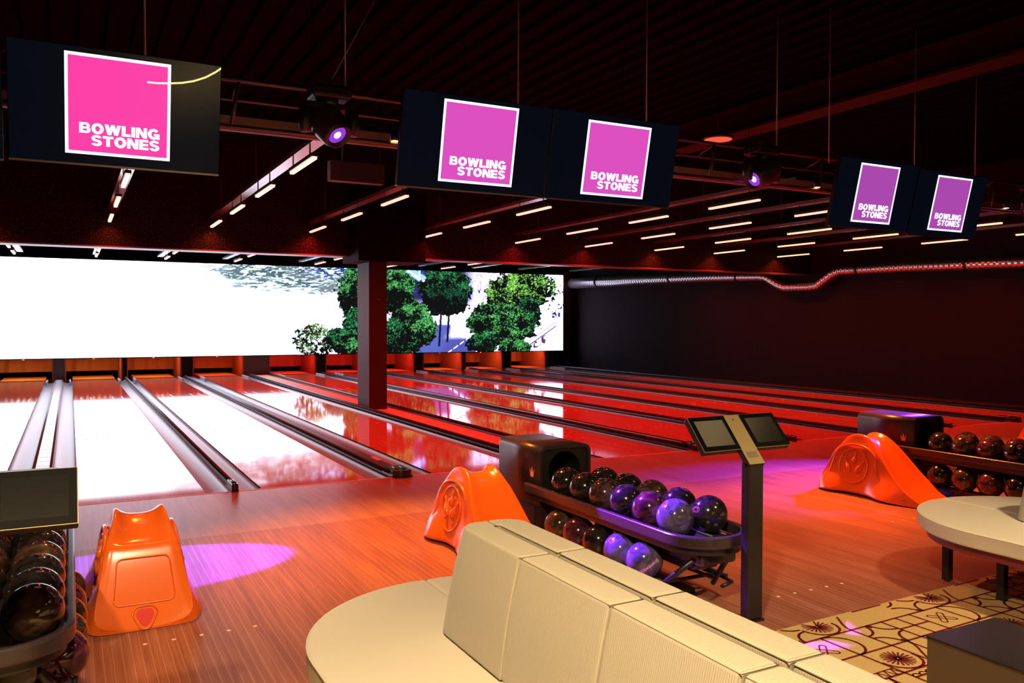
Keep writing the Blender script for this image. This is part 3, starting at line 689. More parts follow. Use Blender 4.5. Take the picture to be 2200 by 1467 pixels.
def display(x0, x1, z0, z1, lg, mt, label, text=True, dy=0.0):
    cx, cz = (x0+x1)/2, (z0+z1)/2; yb, yt = -2.45, -2.60; W, H = x1-x0, math.hypot(z1-z0, yt-yb)
    t = thing('ceiling_display', label, 'display', (cx, (yb+yt)/2+dy, cz), 0, 'hanging score displays')
    t.rotation_euler = (math.atan2(0.15, z1-z0), 0, 0)
    g = 0.004
    bm = NB(); box(bm, -W/2+g, W/2-g, 0.002, 0.05, -H/2, H/2); obj('display_case', bm, M['bezel'], t, bevel=0.004)
    bm = NB(); box(bm, -W/2+0.008, W/2-0.008, -0.002, 0.002, -H/2+0.010, H/2-0.006); obj('screen_glass', bm, M['display'], t)
    bm = NB(); box(bm, -W/2+g, W/2-g, -0.006, 0.0019, -H/2-0.004, -H/2+0.008); obj('bottom_lip', bm, M['lipmetal'], t)
    bm = NB(); tube(bm, [(0, 0.05, 0), (0, 0.45, 0.10)], 0.02, 8); box(bm, -0.2, 0.2, 0.05, 0.07, -0.15, 0.15); obj('wall_bracket', bm, M['black_metal'], t)
    if lg:
        a0, a1, b0, b1 = lg[0]-cx, lg[1]-cx, lg[2]-cz, lg[3]-cz
        b = 0.018; lw_, lh = a1-a0, b1-b0
        bm = NB(); y = -0.0045
        box(bm, a0, a1, y, -0.0022, b0, b0+b); box(bm, a0, a1, y, -0.0022, b1-b, b1); box(bm, a0, a0+b, y, -0.0022, b0+b, b1-b); box(bm, a1-b, a1, y, -0.0022, b0+b, b1-b)
        obj('logo_frame', bm, M['logo_white'], t)
        bm = NB(); box(bm, a0+b, a1-b, y+0.0004, -0.0022, b0+b, b1-b); obj('logo_field', bm, mt, t)
        for wd_, zz in (('BOWLING', 0.215), ('STONES', 0.095)):
            bm = NB(); wtot = word(bm, wd_)
            want_w = lw_*(0.765 if wd_ == 'BOWLING' else 0.655); want_h = lh*0.105
            bm.transform(Matrix.Translation((a1-lw_*0.105-want_w, y-0.0006, b0+lh*zz)) @ Matrix.Diagonal((want_w/wtot, 1, want_h, 1)))
            obj('logo_text', bm, M['logo_white'], t)
    return t
display(-1.56, -0.335, 2.565, 3.24, None, None, 'dark blank display cut off by the left picture edge')
display(-0.317, 0.878, 2.576, 3.255, (-0.017, 0.573, 2.633, 3.226), M['logo_a'], 'nearest display at the upper left, bright pink logo with yellow glare')
display(2.110, 3.352, 2.605, 3.283, (2.430, 3.048, 2.660, 3.254), M['logo_b'], 'left display of the middle pair, pink square logo')
display(3.356, 4.608, 2.605, 3.288, (3.685, 4.308, 2.656, 3.246), M['logo_b'], 'right display of the middle pair, pink square logo')
display(6.570, 7.726, 2.565, 3.226, (6.862, 7.432, 2.618, 3.194), M['logo_c'], 'left display of the small far pair, violet logo with yellowish glare')
display(7.730, 8.858, 2.540, 3.205, (8.032, 8.606, 2.600, 3.172), M['logo_c'], 'rightmost display of the small far pair, violet logo')

# hanging rods
for x, zt, lab in ((-0.55, 3.30, 'thin rod above the blank display at the left edge'), (0.468, 3.36, 'thin rod above the nearest pink logo display'), (1.865, 3.40, 'thin pale rod above the nearest moving head lamp'), (3.36, 3.36, 'thin rod between the two middle displays'),
               (4.70, 3.40, 'thin rod at the right end of the middle displays'), (6.33, 3.40, 'thin rod above the far moving head lamp'), (7.08, 3.30, 'thin rod above the left far display'), (8.45, 3.28, 'thin rod above the right far display'), (9.55, 3.3, 'rightmost thin rod beyond the far displays')):
    bm = NB(); tube(bm, [(x, -2.0, zt), (x, -2.0, 4.92)], 0.007, 8); tag(obj('hanging_rod', bm, M['rod']), lab, 'rod', 'hanging rods')
bm = NB(); tube(bm, [(1.75, -2.0, 3.42), (2.62, -1.2, 4.90)], 0.005, 6); tag(obj('safety_cable', bm, M['rod']), 'thin slanting cable above the nearest moving head lamp', 'cable')

# truss
t = thing('lighting_truss', 'long dark reddish ladder truss carrying displays and moving head lamps', 'truss', (0, -1.9, 0))
for y, z, r in ((0.0, 3.37, 0.018), (0.25, 3.29, 0.014), (0.0, 3.03, 0.018)):
    bm = NB(); tube(bm, [(-7.5, y, z), (16.0, y, z)], r, 12); obj('truss_tube', bm, M['truss'], t)
x = -6.4
while x < 15.8:
    bm = NB(); tube(bm, [(x, 0, 3.36), (x-0.05, 0.0, 3.04)], 0.016, 8); tube(bm, [(x, 0, 3.37), (x, 0.25, 3.29)], 0.012, 8); obj('truss_strut', bm, M['truss'], t); x += 1.5
bm = NB(); box(bm, -7.5, 16.0, 0.34, 0.40, 3.08, 3.19); obj('cable_tray', bm, M['trusspanel'], t)

# moving head lamps
def moving_head(x, target, label, scale=1.0, lens=(0.42, 0.06, 1.0)):
    loc = Vector((x, -2.0, 3.12)); t = thing('moving_head_lamp', label, 'stage lamp', loc, 0, 'moving head lamps')
    bm = NB(); box(bm, -0.15, 0.15, -0.11, 0.11, 0.16, 0.26); obj('lamp_base', bm, M['black_metal'], t, bevel=0.03, seg=3)
    bm = NB(); tube(bm, [(0, 0, 0.12), (0, 0, 0.17)], 0.07, 16); box(bm, -0.19, 0.19, -0.06, 0.06, 0.09, 0.13)
    for s in (-1, 1): tube(bm, [(s*0.17, 0, 0.11), (s*0.185, 0, 0.0), (s*0.175, 0, -0.09)], [0.05, 0.055, 0.04], 12)
    obj('yoke', bm, M['black_metal'], t)
    bm = NB(); box(bm, -0.03, 0.03, -0.02, 0.02, 0.25, 0.31); tube(bm, [(0, -0.03, 0.30), (0, 0.13, 0.25)], 0.02, 8); obj('clamp', bm, M['truss'], t)
    d = (Vector(target)-loc).normalized()
    Q = d.to_track_quat('Z', 'Y').to_matrix().to_4x4()
    prof = [(0.06, -0.20), (0.11, -0.17), (0.132, -0.08), (0.130, 0.02), (0.115, 0.11), (0.098, 0.155)]
    bm = NB(); n = 28
    R = [[bm.verts.new((r*math.cos(2*PI*k/n), r*math.sin(2*PI*k/n), z)) for k in range(n)] for r, z in prof]
    R.append([bm.verts.new((0.085*math.cos(2*PI*k/n), 0.085*math.sin(2*PI*k/n), 0.150)) for k in range(n)])
    R.append([bm.verts.new((0.080*math.cos(2*PI*k/n), 0.080*math.sin(2*PI*k/n), 0.120)) for k in range(n)])
    for a, b in zip(R, R[1:]):
        for k in range(n): bm.faces.new((a[k], a[(k+1) % n], b[(k+1) % n], b[k])).smooth = True
    bm.faces.new(R[0][::-1]); bm.faces.new(R[-1]); bm.transform(Matrix.Translation((0, 0, -0.02)) @ Q)
    hd = obj('lamp_head', bm, mat('head_shell', (0.05, 0.03, 0.028), 0.3, spec=0.6), t)
    bm = NB(); bmesh.ops.create_circle(bm, cap_ends=True, radius=0.072, segments=24, matrix=Q @ Matrix.Translation((0, 0, 0.124)) ); bm.transform(Matrix.Translation((0, 0, -0.02)))
    obj('lens_ring', bm, mat('lens_glass', (0.02, 0.005, 0.05), 0.1, emit=lens, estr=0.7), hd)
    bm = NB(); bmesh.ops.create_circle(bm, cap_ends=True, radius=0.030, segments=20, matrix=Q @ Matrix.Translation((0, 0, 0.127))); bm.transform(Matrix.Translation((0, 0, -0.02)))
    obj('lens_core', bm, mat('lens_hot', (0, 0, 0), 0.2, emit=(0.45, 0.2, 1.0), estr=9), hd)
    return loc+d*0.16+Vector((0, 0, -0.02))
T1 = Vector((3.02, -4.43, 0.36)); p1 = moving_head(1.74, T1, 'moving head lamp between the nearest and middle displays, violet lens')
light('moving_head_beam', 'SPOT', p1, T1, 7500, VIOLET, spot_size=math.radians(12.2), spot_blend=0.12, shadow_soft_size=0.02)
T2 = Vector((0.33, -2.38, 0.0)); p2 = moving_head(6.13, T2, 'moving head lamp between the middle and far displays, violet lens facing the camera')
light('moving_head_beam', 'SPOT', p2, T2, 46000, (0.075, 0.04, 1.0), spot_size=math.radians(10.6), spot_blend=0.18, shadow_soft_size=0.02)
T3 = Vector((6.9, -2.1, 0.0)); p3 = moving_head(10.75, T3, 'moving head lamp cut off by the right picture edge')
light('moving_head_beam', 'SPOT', p3, T3, 7000, (0.16, 0.03, 1.0), spot_size=math.radians(32), spot_blend=0.9, shadow_soft_size=0.05)
# small truss spots
def par(x, label):
    t = thing('spot_lamp', label, 'spot lamp', (x, -1.92, 3.03), 0, 'small spot lamps on the truss')
    bm = NB(); tube(bm, [(0, 0, 0.11), (0, 0, 0.02)], [0.03, 0.036], 16); obj('lamp_can', bm, M['black_metal'], t)
    bm = NB(); bmesh.ops.create_circle(bm, cap_ends=True, radius=0.030, segments=18, matrix=Matrix.Translation((0, 0, 0.018))); obj('lamp_bulb', bm, mat('spot_glow', (0, 0, 0), 0.3, emit=(1.0, 0.5, 0.18), estr=9), t)
par(2.29, 'small glowing orange spot lamp on the truss left of the middle displays'); par(10.30, 'small glowing spot lamp on the truss at the right picture edge')
for sx in (0.75, 5.0, 7.0): par(sx, 'small spot lamp on the truss hidden behind the displays')
# red ceiling dish lamp
t = thing('dish_lamp', 'flat red glowing dish lamp under the long ceiling beam', 'lamp', (8.1, 0.85, 4.2))
bm = NB(); tube(bm, [(0, 0, 0.0), (0, 0, 0.03), (0, 0, 0.10)], [0.21, 0.22, 0.06], 32); obj('lamp_shade', bm, M['black_metal'], t)
bm = NB(); bmesh.ops.create_circle(bm, cap_ends=True, radius=0.19, segments=32, matrix=Matrix.Translation((0, 0, -0.004))); obj('lamp_disc', bm, mat('dish_glow', (0, 0, 0), 0.4, emit=(1.0, 0.11, 0.06), estr=1.0), t)
bm = NB(); tube(bm, [(0, 0, 0.1), (0, 0, 0.7)], 0.01, 8); obj('lamp_stem', bm, M['black_metal'], t)
# ceiling speaker box seen dimly
bm = NB(); box(bm, 2.45, 3.05, 0.5, 0.62, 3.12, 3.33); tag(obj('hanging_box', bm, mat('box_paint', (0.06, 0.03, 0.03), 0.5)), 'dim dark box hanging left of the middle displays', 'box')
bm = NB(); tube(bm, [(2.6, 0.56, 3.33), (2.6, 0.56, 4.92)], 0.008, 6); tag(obj('hanging_rod', bm, M['black_metal']), 'dark rod holding the dim box', 'rod', 'hanging rods')

# spiral duct on the right wall
def duct():
    bm = NB(); X = 16.38
    P = [(18.6, 3.07, 0.195), (14, 3.02, 0.17), (10.5, 2.93, 0.13), (8.45, 2.85, 0.105), (8.22, 2.82, 0.105), (7.78, 2.60, 0.105), (7.55, 2.53, 0.105), (6.75, 2.52, 0.105), (6.50, 2.54, 0.105), (6.05, 2.80, 0.108), (5.80, 2.875, 0.11), (4, 2.86, 0.11), (1.4, 2.80, 0.112), (-1.0, 2.76, 0.115), (-3.3, 2.74, 0.115)]
    tube(bm, [(X, y, z) for y, z, r in P], [r for y, z, r in P], 32)
    o = obj('ventilation_duct', bm, M['duct']); tag(o, 'long silver spiral duct with a dip along the right wall', 'duct')
    for k, (y, z, r) in enumerate(((16.2, 3.046, 0.185), (12.2, 2.975, 0.152), (9.3, 2.885, 0.117), (5.3, 2.872, 0.112), (2.6, 2.828, 0.113))):
        bm = NB(); tube(bm, [(X, y-0.03, z), (X, y+0.03, z)], r+0.012, 32); obj('duct_collar', bm, M['black_metal'], o)
duct()

# ================================================================ BALLS
def make_ball(mt, label, brand=False):
    r = 0.1085; t = thing('bowling_ball', label, 'bowling ball', (0, 0, 0))
    bm = NB(); ball_mesh(bm, r, 48, 28)
    for f in bm.faces: f.smooth = True
    obj('ball_shell', bm, mt, t)
    for a, b, rr in ((0.16, 0.30, 0.012), (-0.16, 0.30, 0.012), (0.0, -0.45, 0.014)):
        d = Vector((math.sin(a), math.sin(b), 0)); d.z = math.sqrt(max(0, 1-d.x**2-d.y**2))
        Q = d.to_track_quat('Z', 'Y').to_matrix().to_4x4(); bm = NB()
        bmesh.ops.create_circle(bm, cap_ends=True, radius=rr, segments=16, matrix=Q @ Matrix.Translation((0, 0, r-0.0004)))
        obj('finger_hole', bm, M['hole'], t)
    # engraved ring emblem
    d = Vector((0.55, 0.25, 0.80)).normalized(); Q = d.to_track_quat('Z', 'Y').to_matrix().to_4x4()
    bm = NB(); n = 24
    for ra, rb in ((0.020, 0.0215), (0.012, 0.0135)):
        A = [bm.verts.new(Q @ Vector((ra*1.25*math.cos(2*PI*k/n), ra*0.8*math.sin(2*PI*k/n), math.sqrt(r*r-ra*ra)+0.0006))) for k in range(n)]
        B = [bm.verts.new(Q @ Vector((rb*1.25*math.cos(2*PI*k/n), rb*0.8*math.sin(2*PI*k/n), math.sqrt(r*r-rb*rb)+0.0006))) for k in range(n)]
        for k in range(n): bm.faces.new((A[k], A[(k+1) % n], B[(k+1) % n], B[k]))
    obj('emblem_ring', bm, M['engrave'], t)
    if brand:
        o, me = text_mesh('brand_text', 'Brunswick', 0.032, M['engrave_w'], t, Matrix.Identity(4), offset=0.0006, align='CENTER')
        d = (Vector((-0.36, -0.90, 0.02))).normalized()
        for v in me.vertices:
            x, y = v.co.x, v.co.y; v.co = (r*math.sin(x/r)*math.cos(y/r), r*math.sin(y/r), r*math.cos(x/r)*math.cos(y/r)); v.co = v.co*(1.004)
        me.transform(d.to_track_quat('Z', 'Y').to_matrix().to_4x4() @ Matrix.Rotation(math.radians(215), 4, 'Z'))
    return t

# ================================================================ BALL RETURN RACKS
def stadium(hw, y0, y1, n=40, back_r=0.03):
    pts = [(hw, y1), (-hw, y1)]
    for k in range(n+1): a = PI+PI*k/n; pts.append((hw*math.cos(a), y0+hw*math.sin(a)))
    return pts
def ball_return(cx, label, nr):
    t = thing('ball_return', label, 'ball return', (cx, 0, 0), 0, 'ball returns')
    # housing: rounded tunnel
    hw, z1 = 0.215, 0.725
    def outline(hw, z0, z1, r=0.055):
        p = [(-hw, z0), (hw, z0)]
        for k in range(7): a = PI/2*k/6; p.append((hw-r+r*math.cos(a), z1-r+r*math.sin(a)))
        for k in range(7): a = PI/2+PI/2*k/6; p.append((-hw+r+r*math.cos(a), z1-r+r*math.sin(a)))
        return p
    o = outline(hw, 0.30, z1); inn = outline(hw-0.022, 0.32, z1-0.022, 0.045)
    bm = NB(); YF, YB = -3.10, -2.46
    A = [bm.verts.new((x, YF, z)) for x, z in o]; B = [bm.verts.new((x, YB, z)) for x, z in o]; Ai = [bm.verts.new((x, YF, z)) for x, z in inn]; Aj = [bm.verts.new((x, YF+0.02, z)) for x, z in inn]
    n = len(o)
    for k in range(n):
        q = (k+1) % n
        bm.faces.new((A[k], A[q], B[q], B[k])).smooth = True; bm.faces.new((A[q], A[k], Ai[k], Ai[q])); bm.faces.new((Ai[q], Ai[k], Aj[k], Aj[q]))
    bm.faces.new(B)
    obj('housing', bm, M['housing'], t)
    # front face with the round ball opening
    bm = NB(); nn = 40; hc = (0.0, 0.545); hr = 0.135; ring = []
    def on_inn(a):
        dx, dz = math.cos(a), math.sin(a); best = 9
        for k in range(n):
            (x0, z0), (x1_, z1_) = inn[k], inn[(k+1) % n]; x0 -= hc[0]; x1_ -= hc[0]; z0 -= hc[1]; z1_ -= hc[1]
            den = dx*(z1_-z0)-dz*(x1_-x0)
            if abs(den) < 1e-9: continue
            s = (x0*(z1_-z0)-z0*(x1_-x0))/den; u = (x0*dz-z0*dx)/den
            if s > 0 and -0.001 <= u <= 1.001: best = min(best, s)
        return (hc[0]+dx*best, hc[1]+dz*best)
    Ao = [bm.verts.new((on_inn(2*PI*k/nn)[0], YF+0.018, on_inn(2*PI*k/nn)[1])) for k in range(nn)]
    Ah = [bm.verts.new((hc[0]+hr*math.cos(2*PI*k/nn), YF+0.018, hc[1]+hr*math.sin(2*PI*k/nn))) for k in range(nn)]
    Ab = [bm.verts.new((hc[0]+hr*math.cos(2*PI*k/nn), YF+0.35, hc[1]+hr*math.sin(2*PI*k/nn))) for k in range(nn)]
    for k in range(nn):
        q = (k+1) % nn; bm.faces.new((Ao[k], Ao[q], Ah[q], Ah[k])); bm.faces.new((Ah[k], Ah[q], Ab[q], Ab[k]))
    bm.faces.new(Ab); obj('front_panel', bm, M['housing_face'], t)
    text_mesh('brand_text', 'Brunswick', 0.034, mat('faint_print', (0.05, 0.045, 0.04), 0.5), t, Matrix.Translation((0, YF+0.0165, 0.688)) @ Matrix.Rotation(PI/2, 4, 'X'), align='CENTER')
    # crown emblem on the side
    for s in (-1, 1):
        bm = NB(); cp = [(-0.020, 0.0), (0.020, 0.0), (0.031, 0.058), (0.013, 0.028), (0.0, 0.074), (-0.013, 0.028), (-0.031, 0.058)]
        prism(bm, [(s*(hw+0.0005), -2.985+a, 0.495+b) for a, b in cp], (0, 0, 0), (s*0.0015, 0, 0)); obj('crown_emblem', bm, M['crown'], t)
    bm = NB(); box(bm, -0.20, 0.20, -3.08, -2.48, 0.0, 0.30); box(bm, -0.205, -0.20, -3.0, -2.55, 0.02, 0.28); obj('pedestal', bm, M['housing'], t, bevel=0.01)
    # oval ball tray: flat ring band and dished deck
    ys, yb = -4.56, -2.95
    bm = NB(); so, si = stadium(0.262, ys, yb), stadium(0.222, ys, yb)
    for (za, zb) in ((0.385, 0.452),):
        V = [[bm.verts.new((x, y, z)) for x, y in s_] for s_, z in ((so, za), (so, zb), (si, zb), (si, za))]
        n2 = len(so)
        for a, b in ((0, 1), (1, 2), (2, 3), (3, 0)):
            for k in range(1, n2):
                f = bm.faces.new((V[a][k], V[a][(k+1) % n2], V[b][(k+1) % n2], V[b][k]))
    obj('tray_ring', bm, M['ring'], t, bevel=0.012, seg=3, angle=0.9)
    bm = NB(); prism(bm, [(x, y, 0) for x, y in stadium(0.23, ys, yb-0.0)], (0, 0, 0.345), (0, 0, 0.384))
    obj('tray_deck', bm, M['traytop'], t)
    bm = NB()
    for s in (-1, 1):
        tube(bm, [(s*0.115-0.05, -3.05, 0.392), (s*0.115-0.05, -4.6, 0.392)], 0.010, 8); tube(bm, [(s*0.115+0.05, -3.05, 0.392), (s*0.115+0.05, -4.6, 0.392)], 0.010, 8)
    obj('ball_rail', bm, M['black_metal'], t)
    bm = NB(); box(bm, -0.13, 0.13, -4.72, -4.35, 0.27, 0.345); box(bm, -0.09, 0.09, -4.62, -4.30, 0.22, 0.27); obj('tray_bracket', bm, M['ring'], t, bevel=0.02)
    bm = NB(); box(bm, -0.06, 0.06, -4.2, -3.1, 0.30, 0.345); tube(bm, [(0, -4.3, 0.25), (0, -3.1, 0.10)], 0.03, 10); obj('arm', bm, M['black_metal'], t)
    # lower rack
    bm = NB()
    for s in (-1, 1):
        for q in (-0.05, 0.05): tube(bm, [(s*0.205+q, -3.1, 0.118), (s*0.205+q, -4.50, 0.118)], 0.012, 8)
        tube(bm, [(s*0.262, -3.55, 0.10), (s*0.262, -4.45, 0.10), (s*0.24, -4.56, 0.10), (s*0.13, -4.60, 0.10)], 0.012, 8)
    for y in (-3.2, -4.4): tube(bm, [(-0.27, y, 0.105), (0.27, y, 0.105)], 0.012, 8)
    obj('lower_rack', bm, M['black_metal'], t)
    bm = NB(); tube(bm, [(-0.24, -4.40, 0.05), (-0.13, -4.66, 0.30)], 0.016, 10); obj('front_brace', bm, M['black_metal'], t)
    bm = NB(); tube(bm, [(0.24, -4.40, 0.05), (0.13, -4.66, 0.30)], 0.016, 10); obj('front_brace', bm, M['black_metal'], t)
    bm = NB(); box(bm, -0.12, 0.12, -4.38, -3.08, 0.0, 0.03); tube(bm, [(0, -3.9, 0.03), (0, -3.9, 0.30)], 0.04, 12); obj('stand_foot', bm, M['black_metal'], t)
    return t
PL = ['first', 'second', 'third', 'fourth', 'fifth', 'sixth', 'seventh']
def balls(cx, where, special=False):
    top = [(-0.115, -3.30-k*0.236, 0.499) for k in range(6)] + [(0.116, -3.40-k*0.236, 0.499) for k in range(6)]
    low = [(-0.205, -3.36-k*0.238, 0.222) for k in range(5)] + [(0.205, -3.36-k*0.238, 0.222) for k in range(5)]
    if special: top = top[:6]+[(0.116, -3.42-k*0.27, 0.499) for k in range(5)]
    for k, (x, y, z) in enumerate(top+low):
        up_ = k < len(top); kk = k if k < 6 else k-6
        if not up_: kk = (k-len(top)) % 5
        side = 'left' if x < 0 else 'right'
        if special and up_ and side == 'left' and kk in (4, 5): mt = BVIOLETLIT if kk == 5 else BM[2]
        elif special and not up_ and side == 'left' and kk in (3, 4): mt = BVIOLETLIT
        else: mt = BM[(k*7+int(cx)+2) % 3] if not (up_ and k % 3 == 0) else BM[0]
        lab = 'dark ball, %s on the %s, %s tier, %s' % (PL[kk], side, 'upper' if up_ else 'lower', where)
        b = make_ball(mt, lab, brand=(special and not up_ and side == 'left' and kk == 4))
        b.location = (cx+x, y, z); b['group'] = 'bowling balls on the '+where
        if not (special and not up_ and side == 'left' and kk == 4):
            b.rotation_euler = (random.uniform(-0.7, 0.7), random.uniform(-0.7, 0.7), random.uniform(-3, 3))
RK = [(-0.25, 'near ball return at the left edge'), (3.165, 'ball return behind the sofa'), (7.22, 'far ball return at the right')]
for k, (cx, wh) in enumerate(RK):
    ball_return(cx, ['black ball return cut off by the lower left corner', 'black ball return with violet lit oval tray behind the sofa', 'black ball return with violet lit top at the right picture edge'][k], k)
    balls(cx, wh, special=(k == 1))

# ================================================================ ORANGE RAMPS
def ramp_thing(loc, rz, label):
    t = thing('bowling_ramp', label, 'bowling ramp', loc, rz, 'orange bowling ramps')
    # s runs from the steep end (0) to the low end (1.15); local -Y is the direction the slide descends
    st = [(0.000, 0.004, 0.270, 0.225, 0.0), (0.040, 0.12, 0.285, 0.218, 0.0), (0.098, 0.27, 0.292, 0.208, 0.0), (0.145, 0.385, 0.296, 0.200, 0.0), (0.170, 0.425, 0.298, 0.198, 0.004), (0.195, 0.450, 0.300, 0.196, 0.035),
          (0.235, 0.515, 0.302, 0.190, 0.080), (0.28, 0.575, 0.303, 0.183, 0.100), (0.335, 0.598, 0.304, 0.180, 0.085), (0.40, 0.605, 0.304, 0.180, 0.065), (0.48, 0.590, 0.304, 0.180, 0.055), (0.56, 0.545, 0.303, 0.180, 0.055), (0.64, 0.465, 0.302, 0.182, 0.055),
          (0.74, 0.350, 0.300, 0.186, 0.055), (0.84, 0.240, 0.296, 0.190, 0.050), (0.94, 0.150, 0.288, 0.192, 0.042), (1.03, 0.085, 0.272, 0.190, 0.028), (1.10, 0.045, 0.250, 0.180, 0.012), (1.15, 0.006, 0.215, 0.165, 0.0)]
    rings = []
    for s, H, wb, wt, g in st:
        def foot(yc, wdt): return max(0.0, 1-((s-yc)/wdt)**2)
        bul = 0.062*max(foot(0.17, 0.18), foot(0.78, 0.20))
        side = []
        for k in range(11):
            f = k/10; z = H*f
            tt = min(1.0, z/0.6)
            ease = 0.84*(wb+(wt-wb)*(tt**0.8))-0.022*max(0, min(1, (z-0.44)/0.05))
            b = bul*max(0.0, 1-(z/0.20)**2)
            side.append((ease+b, z))
        wt_eff = side[-1][0]
        top = []
        for k in range(1, 12):
            f = k/12; x = wt_eff*(1-2*f); ee = abs(x)/wt_eff
            dz = -g*1.15*(1-ee**3.2) if g else 0.0
            rnd = -0.020*max(0, (ee-0.80)/0.20)**2*min(1, H/0.2)
            top.append((x, H+dz+rnd))
        side[-1] = (side[-1][0]-0.002, H-0.028*min(1, H/0.2))
        loop = side+top+[(-a, b) for a, b in side[::-1]]
        rings.append([(x, -s, max(z, 0.0)) for x, z in loop])
    bm = NB(); loft(bm, rings, close=True, caps=True)
    o = obj('ramp_body', bm, M['orange'], t, smooth=True)
    sd = o.modifiers.new('s', 'SUBSURF'); sd.levels = 1; sd.render_levels = 2
    # side panels: raised arch and round emblem with three pins
    for sgn in (-1, 1):
        def wall(s_, z):
            """outer x at a height on the side"""
            return 0.84*(0.303+(0.181-0.303)*(min(1, z/0.6)**0.8))+0.002
        def P(s_, z, off=0.0): return Vector((sgn*(wall(s_, z)+off), -s_, z))
        arch = []
        for k in range(25):
            a = PI*(1-k/24); arch.append((0.405+0.235*math.cos(a), 0.295+0.175*max(0.0, math.sin(a))**0.8))
        arch = [(0.120, 0.10), (0.140, 0.2)]+arch+[(0.67, 0.22), (0.75, 0.14), (0.84, 0.085), (0.97, 0.055)]
        bm = NB(); tube(bm, [P(a_, b_, 0.001) for a_, b_ in arch], 0.011, 10); obj('side_rim', bm, M['orange'], t)
        cs, cz, cr = 0.40, 0.275, 0.158
        bm = NB(); ringp = [P(cs+cr*math.cos(2*PI*k/36), cz+cr*math.sin(2*PI*k/36), 0.003) for k in range(37)]
        tube(bm, ringp, 0.007, 8, caps=False); obj('emblem_ring', bm, M['orange'], t)
        bm = NB()
        def pin(px, pz, ang, L_):
            pr_ = [(0.0, 0.011), (0.12, 0.018), (0.30, 0.023), (0.46, 0.018), (0.62, 0.008), (0.74, 0.0065), (0.86, 0.010), (0.96, 0.008), (1.0, 0.003)]
            tube(bm, [P(cs+px+math.sin(ang)*L_*f, cz+pz+math.cos(ang)*L_*f, 0.006) for f, r_ in pr_], [r_ for f, r_ in pr_], 10)
        pin(-0.030, -0.055, -0.52, 0.15); pin(0.034, -0.055, 0.62, 0.15); pin(0.0, 0.022, 0.16, 0.11)
        for px, pz, a in ((-0.045, 0.075, 0.5), (0.055, 0.07, -0.5), (-0.085, -0.075, 1.2), (0.07, -0.085, 2.0)):
            tube(bm, [P(cs+px, cz+pz, 0.001), P(cs+px+0.025*math.sin(a), cz+pz+0.025*math.cos(a), 0.002)], [0.008, 0.002], 8)
        obj('pin_relief', bm, M['orange'], t)
    # steep end: raised panel, moulded ring, red label
    def F(x, z, off=0.0):
        s_ = 0.0+z*0.368; return Vector((x, -s_+0.004+off, z))
    bm = NB(); loop = []
    for cx_, cz_, a0 in ((0.100, 0.325, 0), (-0.100, 0.325, 90), (-0.118, 0.16, 180), (0.118, 0.16, 270)):
        for k in range(6): a = math.radians(a0+90*k/5); loop.append(F(cx_+0.03*math.cos(a), cz_+0.03*math.sin(a), 0.0015))
    loop.append(loop[0]); tube(bm, loop, 0.004, 8, caps=False); obj('panel_rim', bm, M['orange'], t)
    def tri(r, zc, off):
        out = []
        for k in range(3):
            a = math.radians(90+180+120*k)     # point down
            cx_, cz_ = 0.45*r*math.cos(a), 0.45*r*math.sin(a)
            for q in range(7):
                b = a-math.radians(60)+math.radians(120)*q/6; out.append(F(cx_+0.55*r*math.cos(b), zc+cz_+0.55*r*math.sin(b), off))
        return out
    bm = NB(); lp = tri(0.062, 0.07, 0.002); tube(bm, lp+[lp[0]], 0.005, 8, caps=False); obj('label_rim', bm, M['orange'], t)
    bm = NB(); bm.faces.new([bm.verts.new(p) for p in tri(0.046, 0.07, 0.0035)]); obj('red_label', bm, M['redlabel'], t)['label'] = 'flat red label'
    return t
ramp_thing((0.335, -3.52, 0), PI, 'orange plastic ball ramp standing in the violet light pool at left')
ramp_thing((2.61, -2.36, 0), 0.0, 'orange plastic ball ramp partly hidden behind the beige sofa')
ramp_thing((6.70, -2.44, 0), 0.0, 'orange plastic ball ramp in full side view behind the white bench at right')
ramp_thing((10.75, -1.9, 0), 0.0, 'orange plastic ball ramp cut off by the right picture edge')

